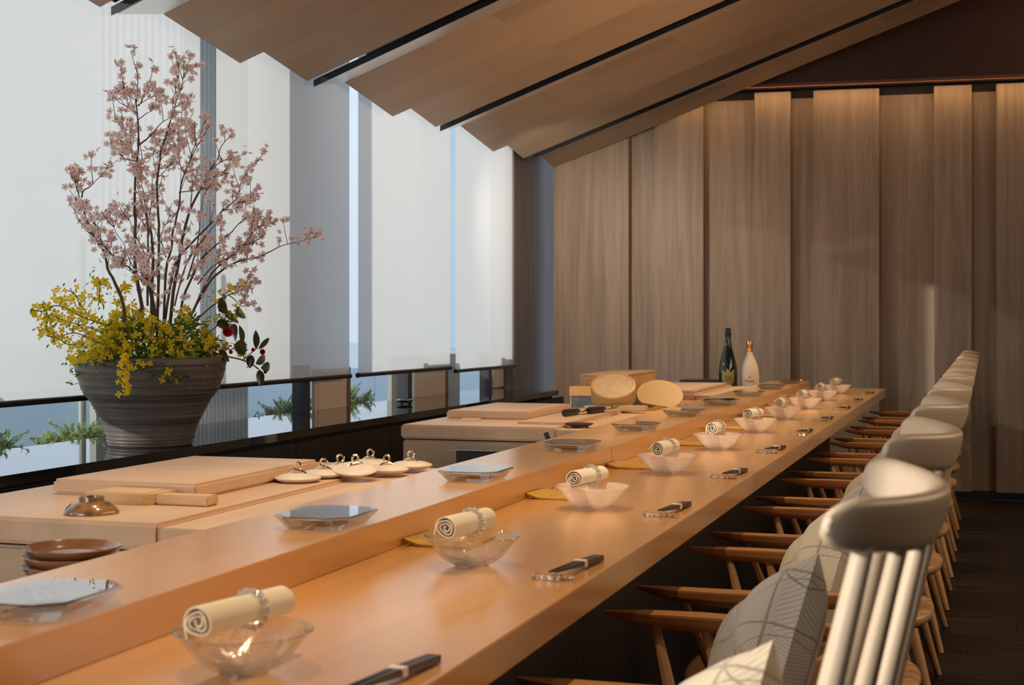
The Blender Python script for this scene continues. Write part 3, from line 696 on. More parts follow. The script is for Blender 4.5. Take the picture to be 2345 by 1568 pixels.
for i, y in enumerate(YS):
    rnd = random.Random(40 + i)
    if i < 2:
        place(bowl_c, i, (-0.811, y, ZL), 'clear glass bowl on the lower counter, ' + ORD[i], rnd.uniform(0, 6), fc, 'glass bowls on the counter', 'bowl'); fc = False
    else:
        place(bowl_f, i, (-0.811, y, ZL), 'frosted crackle glass bowl on the lower counter, ' + ORD[i], rnd.uniform(0, 6), ff, 'glass bowls on the counter', 'bowl'); ff = False
    o = place(towel0, i, (-0.818 + rnd.uniform(-.004, .004), y + 0.004, ZL + 0.0695), 'cream rolled towel with crystal ring on the bowl ' + ORD[i], R(rnd.uniform(-5, 1)), i == 0, 'rolled towels on the bowls', 'towel')
    o.rotation_euler[1] = R([0, 25, -30, 50, 10, -20, 70, 0, 30, -40][i])
    o.rotation_euler[0] = R(-2.0)
    place(plate0, i, (-1.075 + rnd.uniform(-.003, .003), y, ZU), 'faceted crystal plate on the raised ledge, ' + ORD[i], R(rnd.uniform(-1.5, 1.5)), i == 0, 'crystal plates on the raised ledge', 'plate')
    place(rest0, i, (-0.643, y - 0.10, ZL), 'small ice-like glass chopstick rest, ' + ORD[i], R(rnd.uniform(-3, 3)), i == 0, 'chopstick rests on the counter', 'chopstick rest')
    o = place(st0, i, (-0.632, y + 0.003, ZL + 0.0105), 'dark chopsticks in a paper band, tips on the glass rest ' + ORD[i], R(rnd.uniform(-6, -3)), i == 0, 'chopsticks on the counter', 'chopsticks')
    o.rotation_euler[0] = R(-2.6)
    if i > 0: place(mat0, i, (-0.935, y + [0.17, 0.24, 0.20, 0.16, 0.18, 0.17, 0.18, 0.16, 0.18, 0.17][i], ZL), 'ochre folded mat against the counter step behind the bowl ' + ORD[i], R(rnd.uniform(-2, 2)), i == 1, 'ochre mats along the counter step', 'mat')

# ================================================================== CHAIRS
def make_chair():
    g = empty('spindle_armchair')
    # origin on floor below seat centre; forward is -x. seat centre at x=0 (world -0.36)
    XO = 0.36
    seat = MB(); n = 40; prof = []
    def seat_r(a):
        cx, sx = math.cos(a), math.sin(a)
        return (0.235 * (1 if cx > 0 else 1.02) * abs(cx) ** 0.75 * (1 if cx > 0 else -1), 0.245 * abs(sx) ** 0.75 * (1 if sx > 0 else -1))
    ring = [seat_r(2 * math.pi * i / n) for i in range(n)]
    vs = []; lay = [(0.80, 0.372), (0.93, 0.374), (0.985, 0.385), (1.0, 0.395), (0.985, 0.404), (0.93, 0.408), (0.7, 0.401), (0.4, 0.396)]
    for s_, z in lay: vs += [(x * s_, y * s_, z) for x, y in ring]
    fs = [tuple(range(n - 1, -1, -1))]
    for k in range(len(lay) - 1):
        for i in range(n): fs.append((k * n + i, k * n + (i + 1) % n, (k + 1) * n + (i + 1) % n, (k + 1) * n + i))
    fs.append(tuple((len(lay) - 1) * n + i for i in range(n)))
    seat.add(vs, fs); seat.build('seat', 'chair_seat', g, smooth=True, ang=60)
    for sy in (-1, 1):
        for (tx, ty, bx, by) in ((0.11, 0.14, 0.215, 0.235), (-0.13, 0.15, -0.235, 0.225)):
            b = MB(); a = Vector((tx, sy * ty, 0.378)); c = Vector((bx, sy * by, 0.0))
            b.tube([a, a.lerp(c, .3), a.lerp(c, .6), c], [0.015, 0.0175, 0.0155, 0.0105], 10); b.build('leg', 'chair_seat', g, smooth=True)
    # crest rail
    b = MB(); N = 26; sec = 10; vs = []
    def cx_(p): return (-0.050 - 0.084 * abs(p) ** 2.1) + XO
    for i in range(N + 1):
        p = -1 + 2 * i / N; y = 0.238 * p; x = cx_(p)
        dxdp = -0.084 * 2.1 * abs(p) ** 1.1 * (1 if p > 0 else -1); t = Vector((dxdp, 0.238, 0)).normalized(); nrm = Vector((t.y, -t.x, 0))
        e = max(0.0, 1 - abs(p)) ; end = min(1, (e / 0.10) ** 0.5) if e < 0.10 else 1
        hh = (0.0235 + 0.0065 * (1 - p * p)) * (0.45 + 0.55 * end); th = (0.0125 + 0.002 * (1 - abs(p))) * (0.35 + 0.65 * end)
        zc = 0.962 - 0.029 + 0.015 * p * p
        for j in range(sec):
            q = 2 * math.pi * (j + 0.5) / sec; cq, sq = math.cos(q), math.sin(q)
            u_ = th * (abs(cq) ** 0.6) * (1 if cq > 0 else -1); v_ = hh * (abs(sq) ** 0.6) * (1 if sq > 0 else -1)
            pt = Vector((x, y, zc)) + nrm * u_ + Vector((0, 0, v_)) + Vector((0.27 * v_, 0, 0)); vs.append(pt)
    fs = [tuple(range(sec - 1, -1, -1)), tuple(N * sec + j for j in range(sec))]
    for i in range(N):
        for j in range(sec): a = i * sec + j; c = i * sec + (j + 1) % sec; fs.append((a, c, c + sec, a + sec))
    b.add(vs, fs); b.build('crest_rail', 'chair_wood_lit', g, smooth=True, ang=70, sub=1)
    # spindles
    for k in range(7):
        p = -0.78 + 1.56 * k / 6
        top = Vector((cx_(p) - 0.002, 0.236 * p, 0.928)); bot = Vector((0.185 - 0.055 * p * p * 1.5, 0.172 * p / 0.78, 0.395))
        r = 0.0115 if k in (0, 6) else 0.0095
        b = MB(); b.tube([bot, bot.lerp(top, .3), bot.lerp(top, .7), top], [r * 0.85, r * 1.1, r * 1.1, r * 0.85], 10); b.build('back_spindle', 'chair_wood_lit', g, smooth=True)
    # arms
    for sy in (-1, 1):
        b = MB(); pts = [(-0.292, 0.262), (-0.22, 0.272), (-0.12, 0.275), (0.0, 0.268), (0.10, 0.245), (0.175, 0.215)]
        wd = [0.006, 0.024, 0.027, 0.023, 0.018, 0.013]; hh = [0.004, 0.012, 0.015, 0.015, 0.014, 0.013]; vs = []
        for (x, y), w_, h_ in zip(pts, wd, hh):
            zt = 0.607 + 0.02 * max(0, x)
            for dy, dz in ((-1, 0), (1, 0), (1, -1.2), (0.45, -2), (-0.45, -2), (-1, -1.2)): vs.append((x, sy * y + dy * w_, zt + dz * h_))
        fs = [(0, 5, 4, 3, 2, 1), tuple(5 * 6 + i for i in range(6))]
        for k in range(5):
            for i in range(6): fs.append((k * 6 + i, k * 6 + (i + 1) % 6, (k + 1) * 6 + (i + 1) % 6, (k + 1) * 6 + i))
        b.add(vs, fs); b.build('arm', 'chair_wood_dim', g, smooth=True, bevel=0.003, ang=35)
        for ax, sx in ((-0.20, -0.14), (-0.11, -0.05), (-0.01, 0.03)):
            a = Vector((ax, sy * 0.268, 0.585)); c = Vector((sx, sy * 0.205, 0.40))
            b = MB(); b.tube([c, c.lerp(a, .5), a], [0.009, 0.0115, 0.009], 8); b.build('arm_spindle', 'chair_seat', g, smooth=True)
    return g
chair0 = make_chair()
def make_cushion(m):
    b = MB(); n = 22; vs = []; Sz = 0.335
    for s in (1, -1):
        for i in range(n + 1):
            for j in range(n + 1):
                u, v = -1 + 2 * i / n, -1 + 2 * j / n
                pin = 1 - 0.09 * (1 - abs(u) ** 2) * abs(v) ** 3; pin2 = 1 - 0.09 * (1 - abs(v) ** 2) * abs(u) ** 3
                x, y = u * Sz / 2 * pin2, v * Sz / 2 * pin
                z = s * 0.064 * (max(0, 1 - u ** 4) * max(0, 1 - v ** 4)) ** 0.55 + 0.005 * math.sin(7 * u + 3 * v) * (1 - u * u) * (1 - v * v)
                vs.append((x, y, z))
    W = n + 1; N = W * W; fs = []
    for i in range(n):
        for j in range(n):
            a = i * W + j; fs.append((a, a + 1, a + W + 1, a + W)); fs.append((N + a, N + a + W, N + a + W + 1, N + a + 1))
    for k in range(n):
        for a, c in ((k, k + 1), (n * W + k, n * W + k + 1), (k * W, k * W + W), (k * W + n, k * W + W + n)): fs.append((a, c, N + c, N + a))
    b.add(vs, fs); return b
CX = -0.36
e1 = Vector((-0.43, 0.78, -0.42)).normalized(); dd = Vector((-0.15, -0.577, -0.802)); dd = (dd - e1 * dd.dot(e1)).normalized(); nn = e1.cross(dd).normalized()
for i, y in enumerate(YS):
    place(chair0, i, (CX, y, 0), 'pale wooden spindle armchair at the counter, ' + ORD[i], 0, i == 0, 'spindle armchairs along the counter', 'chair')
    m = 'cushion_cream' if i in (0, 2, 4, 7) else 'cushion_grey'
    b = make_cushion(m); rnd = random.Random(70 + i)
    Rz = Matrix.Rotation(R(rnd.uniform(-4, 4)), 3, 'Z'); a1, a2, a3 = Rz @ e1, Rz @ dd, Rz @ nn
    M = Matrix((a1, a2, a3)).transposed(); cen = Vector((-0.342 + (0.035 if i == 0 else 0), y, 0.565 + (0.03 if i == 0 else 0) - (0.03 if i > 2 else 0))); iM = M.transposed()
    for k, v in enumerate(b.v):
        wv = M @ Vector(v) + cen
        if wv.z < 0.412: wv.z = 0.412 + (wv.z - 0.412) * 0.02
        bx_ = -0.215 + (wv.z - 0.5) * 0.25
        if wv.x > bx_: wv.x = bx_ + (wv.x - bx_) * 0.6
        b.v[k] = tuple(iM @ (wv - cen))
    o = b.build('cushion', m, smooth=True, ang=80); o.matrix_world = Matrix.Translation(cen) @ M.to_4x4()
    tag(o, ('cream' if 'cream' in m else 'grey') + ' geometric-lined cushion leaning in the armchair ' + ORD[i], 'cushion', 'patterned cushions on the armchairs')

# ================================================================== CHEF THINGS
def board(x0, x1, y0, y1, z, th, label):
    o = bxo('cutting_board', 'board_wood', x0, x1, y0, y1, z, z + th, bevel=0.006, smooth=True); tag(o, label, 'cutting board'); return o
board(-1.829, -1.496, 2.62, 3.19, ZC, 0.031, 'thick pale cutting board on the chef counter nearest the camera')
board(-1.90, -1.582, 5.15, 5.735, ZC, 0.030, 'thick pale cutting board on the middle chef counter')
board(-1.90, -1.40, 7.36, 8.40, ZC, 0.016, 'wide whitish cutting board on the farthest chef counter')
g = tag(empty('wooden_grater', (-1.61, 2.555, ZC)), 'sharkskin grater on a wooden block with a square handle', 'grater')
b = MB(); b.prism([(-0.065, -0.048), (0.063, -0.048), (0.080, -0.030), (0.080, 0.048), (-0.065, 0.048)], 0, 0.021); b.build('block', 'box_wood', g, bevel=0.001)
b = MB(); b.prism([(-0.058, -0.040), (0.060, -0.040), (0.060, 0.042), (-0.058, 0.042)], 0.021, 0.0225); b.build('grating_surface', 'grater_skin', g)
b = MB(); b.box(0.080, 0.195, -0.032, 0.012, 0.001, 0.020); b.build('handle', 'box_wood', g, bevel=0.003)
g = tag(empty('upturned_bowl', (-1.574, 2.376, ZC)), 'small brown glazed tea bowl turned upside down on the chef counter', 'bowl')
b = MB(); b.lathe([(0.049, 0.0005), (0.0495, 0.004), (0.044, 0.012), (0.032, 0.0205), (0.023, 0.0235), (0.0225, 0.031), (0.0195, 0.031), (0.0185, 0.0265), (0.0005, 0.0260)], 40, wob=0.02, cap0=True); b.build('bowl_body', 'bowl_brown', g, smooth=True, ang=50)
b = MB(); vs = []
for i in range(7):
    a = R(150 + 12 * i)
    for r, z in ((0.0503, 0.003), (0.0455, 0.0125), (0.0400, 0.0170)): vs.append((r * math.cos(a), r * math.sin(a), z))
b.add(vs, [(3 * i + k, 3 * i + k + 1, 3 * i + k + 4, 3 * i + k + 3) for i in range(6) for k in range(2)])
sp_ = b.build('glaze_patch', 'glaze_blue', g, smooth=True); sp_['label'] = 'pale blue glaze patch'
# lids
def make_lid():
    g = empty('stone_lid')
    b = MB(); b.lathe([(0.0005, 0.0), (0.036, 0.0), (0.045, 0.0035), (0.0512, 0.0078), (0.0518, 0.0095), (0.050, 0.0115), (0.036, 0.0165), (0.018, 0.0190), (0.0005, 0.0195)], 44, wob=0.004); b.build('lid_disc', 'stone_lid', g, smooth=True, ang=45)
    b = MB(); b.tube([(-0.020, 0, 0.0185), (-0.010, 0, 0.0225), (0, 0, 0.0245), (0.010, 0, 0.0225), (0.020, 0, 0.0185)], [0.002, 0.0033, 0.004, 0.0033, 0.002], 8)
    c = [Vector((0.0082 * math.cos(q), 0, 0.0335 + 0.0088 * math.sin(q))) for q in [2 * math.pi * i / 20 for i in range(21)]]
    b.tube(c, 0.0026, 8, cap=False); b.build('loop_handle', 'chrome', g, smooth=True)
    return g
lid0 = make_lid()
LP = [(-1.452, 2.987, 10, 'leftmost of the group'), (-1.437, 3.090, 0, 'second from the left'), (-1.445, 3.200, 5, 'half hidden behind the tilted lid'),
      (-1.368, 3.110, 60, 'tilted, leaning on its neighbours'), (-1.435, 3.355, 0, 'farthest back by the window side'), (-1.338, 3.225, 60, 'right of the tilted lid'), (-1.322, 3.338, -8, 'rightmost of the group')]
for i, (x, y, rz, d) in enumerate(LP):
    z = ZC if x < -1.40 else ZC - 0.007
    if i in (5, 6): z = ZC
    o = place(lid0, i, (x, y, z + 0.0003), 'round pale stone lid with chrome loop, ' + d, R(rz), i == 0, 'stone lids on the near chef counter', 'lid')
    if i == 3: o.rotation_euler = (R(9), R(-6), R(60)); o.location.z = ZC + 0.011
# plates stack
g0 = None
for k in range(6):
    if g0 is None:
        b = MB(); b.lathe([(0.0005, 0), (0.046, 0), (0.058, 0.004), (0.069, 0.0125), (0.0725, 0.019), (0.0715, 0.0205), (0.0685, 0.0195), (0.062, 0.0115), (0.052, 0.0085), (0.0005, 0.008)], 44, wob=0.012)
        g0 = b.build('brown_plate', 'plate_brown', smooth=True, ang=50); o = g0
    else: o = g0.copy(); C.objects.link(o)
    rnd = random.Random(k); o.location = (-1.338 + rnd.uniform(-.003, .003), 1.967, 0.6903 + 0.0137 * k); o.rotation_euler = (R(rnd.uniform(-.6, .6)), R(rnd.uniform(-.6, .6)), k * 1.3)
    tag(o, 'brown glazed plate in the stack behind the counter, ' + ['at the very bottom, hidden', 'second from the bottom', 'third from the bottom', 'third from the top', 'second from the top', 'topmost'][k], 'plate', 'stack of brown plates')
# knives
def knife(x, y, rz, label):
    g = tag(empty('kitchen_knife', (x, y, ZC + 0.0185), R(rz)), label, 'knife', 'knives on the middle chef counter')
    b = MB(); b.tube([(0, -0.07, 0.004), (0, 0, 0.004), (0, 0.045, 0.003)], [0.0135, 0.0125, 0.0115], 8); b.build('handle', 'panel_black', g)
    b = MB(); b.tube([(0, 0.045, 0.003), (0, 0.062, 0.003)], [0.0122, 0.0122], 8); b.build('ferrule', 'steel', g)
    b = MB(); b.prism([(-0.009, 0.062), (0.012, 0.062), (0.024, 0.085), (0.020, 0.17), (-0.009, 0.215)], -0.0015, 0.0015); o = b.build('blade', 'steel', g); o.rotation_euler = (0, R(-25), 0)
knife(-1.466, 5.32, -6, 'kitchen knife with black octagonal handle, nearer the cutting board')
knife(-1.415, 5.50, -10, 'kitchen knife with black octagonal handle, farther from the cutting board')
g = tag(empty('rough_dish', (-1.335, 4.93, ZC - 0.007)), 'small dark rough ceramic dish on the strip of the middle chef counter', 'dish')
b = MB(); b.lathe([(0.0005, 0.004), (0.025, 0.004), (0.042, 0.008), (0.049, 0.013), (0.050, 0.0155), (0.046, 0.014), (0.030, 0.010), (0.0005, 0.009)], 26, wob=0.04); b.build('dish_body', 'dark_ceramic', g, smooth=True)
b = MB()
for a in (0.4, 2.5, 4.6): b.lathe([(0.004, 0), (0.005, 0.006)], 8, cen=(0.030 * math.cos(a), 0.030 * math.sin(a), 0), cap0=True)
b.build('feet', 'dark_ceramic', g)
b = MB(); b.box(-0.058, 0.058, -0.03, 0.03, 0, 0.0015); b.add([(-0.02, -0.03, 0.0015), (0.05, -0.03, 0.0015), (0.05, 0.02, 0.006), (-0.02, 0.02, 0.006)], [(0, 1, 2, 3)])
tag(b.build('paper_slip', 'board_wood', loc=(-1.80, 5.10, ZC + 0.0002), rot=(0, 0, 0.1)), 'folded brown paper slip in front of the middle cutting board', 'paper')
g = tag(empty('knife_case', (-1.53, 4.775, 0.56)), 'black case with steel-edged lid in front of the middle chef counter', 'case')
bxo('case_body', 'panel_black', -0.16, 0.16, -0.10, -0.003, 0.0, 0.135, g, bevel=0.002); bxo('case_lid', 'steel', -0.185, 0.16, -0.115, -0.003, 0.137, 0.141, g)
b = MB(); b.box(-0.008, 0.008, -0.003, 0.003, 0, 0.16); tag(b.build('steel_skewer', 'steel', loc=(-1.315, 4.68, 0.62), rot=(0.1, -0.4, 0.3)), 'flat steel bar standing upright beside the ledge by the middle counter', 'utensil')
# side stack of boxes and drum
g = tag(empty('slate_box', (-1.57, 6.42, 0.7403)), 'dark slate-grey box at the bottom of the box stack', 'box', 'boxes stacked behind the drum sieve')
bxo('box_body', 'slate', -0.12, 0.12, -0.29, 0.28, 0, 0.068, g, bevel=0.002); bxo('box_edge', 'box_wood', -0.125, -0.121, -0.29, 0.28, 0, 0.068, g)
tag(bxo('wooden_tray', 'orange_wood', -1.70, -1.46, 6.13, 6.70, 0.811, 0.852, bevel=0.002), 'orange-brown wooden box in the middle of the box stack', 'box', 'boxes stacked behind the drum sieve')
g = tag(empty('wooden_box', (-1.59, 6.55, 0.8525)), 'pale wooden lidded box on top of the box stack', 'box', 'boxes stacked behind the drum sieve')
bxo('box_body', 'box_wood', -0.095, 0.092, -0.298, 0.38, 0, 0.040, g, bevel=0.001); bxo('box_lid', 'maple', -0.098, 0.095, -0.302, 0.385, 0.0405, 0.0475, g, bevel=0.001)
g = tag(empty('grey_tray', (-1.62, 6.03, 0.7403)), 'flat grey wooden tray leaning at the foot of the box stack', 'tray')
bxo('tray_base', 'slate', -0.10, 0.14, -0.05, 0.05, 0, 0.006, g); bxo('tray_edge', 'maple_front', -0.10, 0.14, -0.056, -0.050, 0, 0.030, g, bevel=0.001); bxo('tray_edge', 'maple_front', -0.106, -0.10, -0.056, 0.05, 0, 0.030, g, bevel=0.001)
ax = Vector((0.10, -0.52, 0.80)).normalized()
g = tag(empty('drum_sieve', (-1.440, 5.86, ZC + 0.074)), 'round wooden drum sieve with pale face, tilted towards the camera', 'sieve')
b = MB(); b.lathe([(0.085, -0.03), (0.0905, -0.03), (0.0915, 0.028), (0.0915, 0.032), (0.087, 0.0335), (0.085, 0.031), (0.085, -0.03)], 48, axis=ax); b.build('drum_wall', 'drum_side', g, smooth=True, ang=40)
b = MB(); b.lathe([(0.080, 0.030), (0.0865, 0.0325), (0.088, 0.0355), (0.083, 0.0370), (0.080, 0.034)], 48, axis=ax); b.build('rim_hoop', 'drum_rim', g, smooth=True)
b = MB(); b.lathe([(0.0005, 0.0335), (0.081, 0.0335)], 48, axis=ax); b.build('sieve_face', 'horse_hair', g, smooth=True)
ax2 = Vector((0.15, -0.66, 0.73)).normalized()
g = tag(empty('round_board', (-1.312, 6.16, ZC + 0.050)), 'thin round tan board with a flat cut edge, leaning beside the drum sieve', 'board')
b = MB(); poly = []
M3 = Vector((0, 0, 1)).rotation_difference(ax2).to_matrix()
for i in range(48):
    a = 2 * math.pi * i / 48; x, y_ = 0.098 * math.cos(a), 0.086 * math.sin(a)
    y_ = max(y_, -0.066); poly.append((x, y_))
b.prism(poly, -0.003, 0.003); o = b.build('board_disc', 'drum_rim', g, bevel=0.001); o.rotation_euler = M3.to_euler()
g = tag(empty('wooden_wedge', (-1.41, 5.79, ZC)), 'long narrow wooden board piece lying in front of the drum sieve', 'block')
bxo('wedge_body', 'box_wood', -0.13, -0.015, -0.02, 0.02, 0.001, 0.021, g, bevel=0.002); bxo('wedge_head', 'box_wood', -0.012, 0.125, -0.025, 0.025, 0.001, 0.024, g, bevel=0.003)
tag(bxo('thin_white_board', 'maple', -1.56, -1.385, 4.95, 5.78, ZC + 0.0003, ZC + 0.0085, bevel=0.001), 'thin pale board under the two knives', 'board')
tag(bxo('black_tray', 'black_metal', -1.74, -1.46, 8.72, 8.95, 0.7003, 0.785, bevel=0.003), 'low black box on the stand left of the dark bottle', 'box')

# bottles
def bottle(name, x, y, z, prof, m, capr, capm, label, cat='bottle'):
    g = tag(empty(name, (x, y, z)), label, cat); b = MB(); b.lathe(prof, 40); b.build('glass_body', m, g, smooth=True, ang=60)
    b = MB(); b.lathe(capr, 24); b.build('foil_cap', capm, g, smooth=True, ang=50); return g
H = 0.445
pb = [(0.0005, 0), (0.048, 0.0), (0.053, 0.005), (0.0535, 0.05), (0.0535, 0.130), (0.0515, 0.165), (0.045, 0.205), (0.034, 0.245), (0.0235, 0.280), (0.0175, 0.312), (0.0155, 0.352)]
g = bottle('dark_champagne_bottle', -1.424, 8.57, 0.7003, pb, 'bottle_black', [(0.0160, 0.346), (0.0180, 0.352), (0.0172, 0.374), (0.0162, 0.390), (0.010, 0.396), (0.0005, 0.397)], 'black_foil', 'tall black champagne bottle with olive shield label')
def label_patch(g, rad, z0, z1, a0, wid, m, shield=True, name='label_sheet'):
    b = MB(); n = 16; mz = 10; vs = []
    for j in range(mz + 1):
        t = j / mz; z = z0 + (z1 - z0) * t
        wf = 1.0
        if shield: wf = 0.25 + 0.75 * min(1, (t / 0.45)) ** 0.6
        if shield and t > 0.9: wf *= 0.93
        for i in range(n + 1):
            a = a0 + wid * wf * (-0.5 + i / n); vs.append((rad * math.cos(a), rad * math.sin(a), z + (0.008 * math.cos((i / n - 0.5) * 4 * math.pi) if shield and j == mz else 0)))
    b.add(vs, [(j * (n + 1) + i, j * (n + 1) + i + 1, (j + 1) * (n + 1) + i + 1, (j + 1) * (n + 1) + i) for j in range(mz) for i in range(n)])
    return b.build(name, m, g, smooth=True)
def on_bottle(s, size, m, g, rad, a, z):
    nrm = Vector((math.cos(a), math.sin(a), 0)); right = Vector((-math.sin(a), math.cos(a), 0)); up = Vector((0, 0, 1))
    M = Matrix((right, up, nrm)).transposed().to_4x4(); M.translation = nrm * rad + up * z
    return text_obj(s, size, m, g, M)
fa = math.atan2(-8.57, 1.424)
lab = label_patch(g, 0.0541, 0.050, 0.150, fa, 1.35, 'label_olive'); on_bottle('Vintage', 0.016, 'ink_olive', lab, 0.0546, fa, 0.112); on_bottle('CHAMPAGNE', 0.009, 'ink_olive', lab, 0.0546, fa, 0.096)
pw_ = [(0.0005, 0), (0.049, 0), (0.0535, 0.005), (0.054, 0.05), (0.054, 0.120), (0.051, 0.155), (0.041, 0.190), (0.028, 0.220), (0.0185, 0.242), (0.0160, 0.262)]
g = bottle('cream_champagne_bottle', -1.303, 8.60, 0.7003, pw_, 'bottle_cream', [(0.0166, 0.240), (0.0166, 0.275), (0.0155, 0.285), (0.0175, 0.290), (0.0175, 0.304), (0.0150, 0.318), (0.0005, 0.322)], 'gold_foil', 'rounded cream-white champagne bottle with gold foil neck')
fb = math.atan2(-8.6, 1.303)
on_bottle('Ruinart', 0.018, 'ink', g, 0.0546, fb, 0.090)
b = MB(); b.lathe([(0.0025, -0.0004), (0.0055, -0.0004), (0.0055, 0.0006), (0.0025, 0.0006)], 16, axis=(math.cos(fb), math.sin(fb), 0), cen=(0.0543 * math.cos(fb), 0.0543 * math.sin(fb), 0.112)); b.build('crest_mark', 'ink_red', g)
g = tag(empty('dark_dish', (-2.76, 6.88, 0.7203)), 'small black footed dish on the granite ledge', 'dish')
b = MB(); b.lathe([(0.0005, 0.007), (0.026, 0.007), (0.040, 0.011), (0.044, 0.016), (0.043, 0.0215), (0.030, 0.024), (0.0005, 0.025)], 30); b.build('dish_body', 'bottle_black', g, smooth=True, ang=50)
for k, a in enumerate((0.5, 2.6, 4.7)):
    b = MB(); b.lathe([(0.0035, 0), (0.005, 0.010)], 8, cen=(0.025 * math.cos(a), 0.025 * math.sin(a), 0), cap0=True); b.build('foot', 'black_metal', g)

# ================================================================== FLOWER POT
PX, PY, PZ = -2.63, 4.311, 0.7203
pot = tag(empty('clay_pot', (PX, PY, PZ)), 'large dark brown thrown clay pot on the granite ledge, ribbed foot', 'pot')
pr_ = [(0.0005, 0), (0.134, 0.0), (0.1385, 0.006), (0.1405, 0.020), (0.1535, 0.067), (0.176, 0.112), (0.197, 0.151), (0.219, 0.178), (0.238, 0.232), (0.2465, 0.275), (0.2475, 0.288), (0.243, 0.291), (0.236, 0.285), (0.225, 0.23), (0.20, 0.17), (0.0005, 0.12)]
fine = []
for i in range(len(pr_) - 1):
    (r0, z0), (r1, z1) = pr_[i], pr_[i + 1]; m_ = 7 if 2 <= i <= 8 else 1
    for k in range(m_):
        t = k / m_; r = r0 + (r1 - r0) * t; z = z0 + (z1 - z0) * t
        if 2 <= i <= 8 and z < 0.19: r += 0.0022 * math.sin(z * 520)
        elif 2 <= i <= 8: r += 0.0008 * math.sin(z * 260)
        fine.append((r, z))
fine.append(pr_[-1])
b = MB(); b.lathe(fine, 72, wob=0.003); b.build('pot_body', 'pot_clay', pot, smooth=True, ang=70)
b = MB(); b.lathe([(0.0005, 0.245), (0.228, 0.243)], 40); b.build('soil', 'branch', pot)

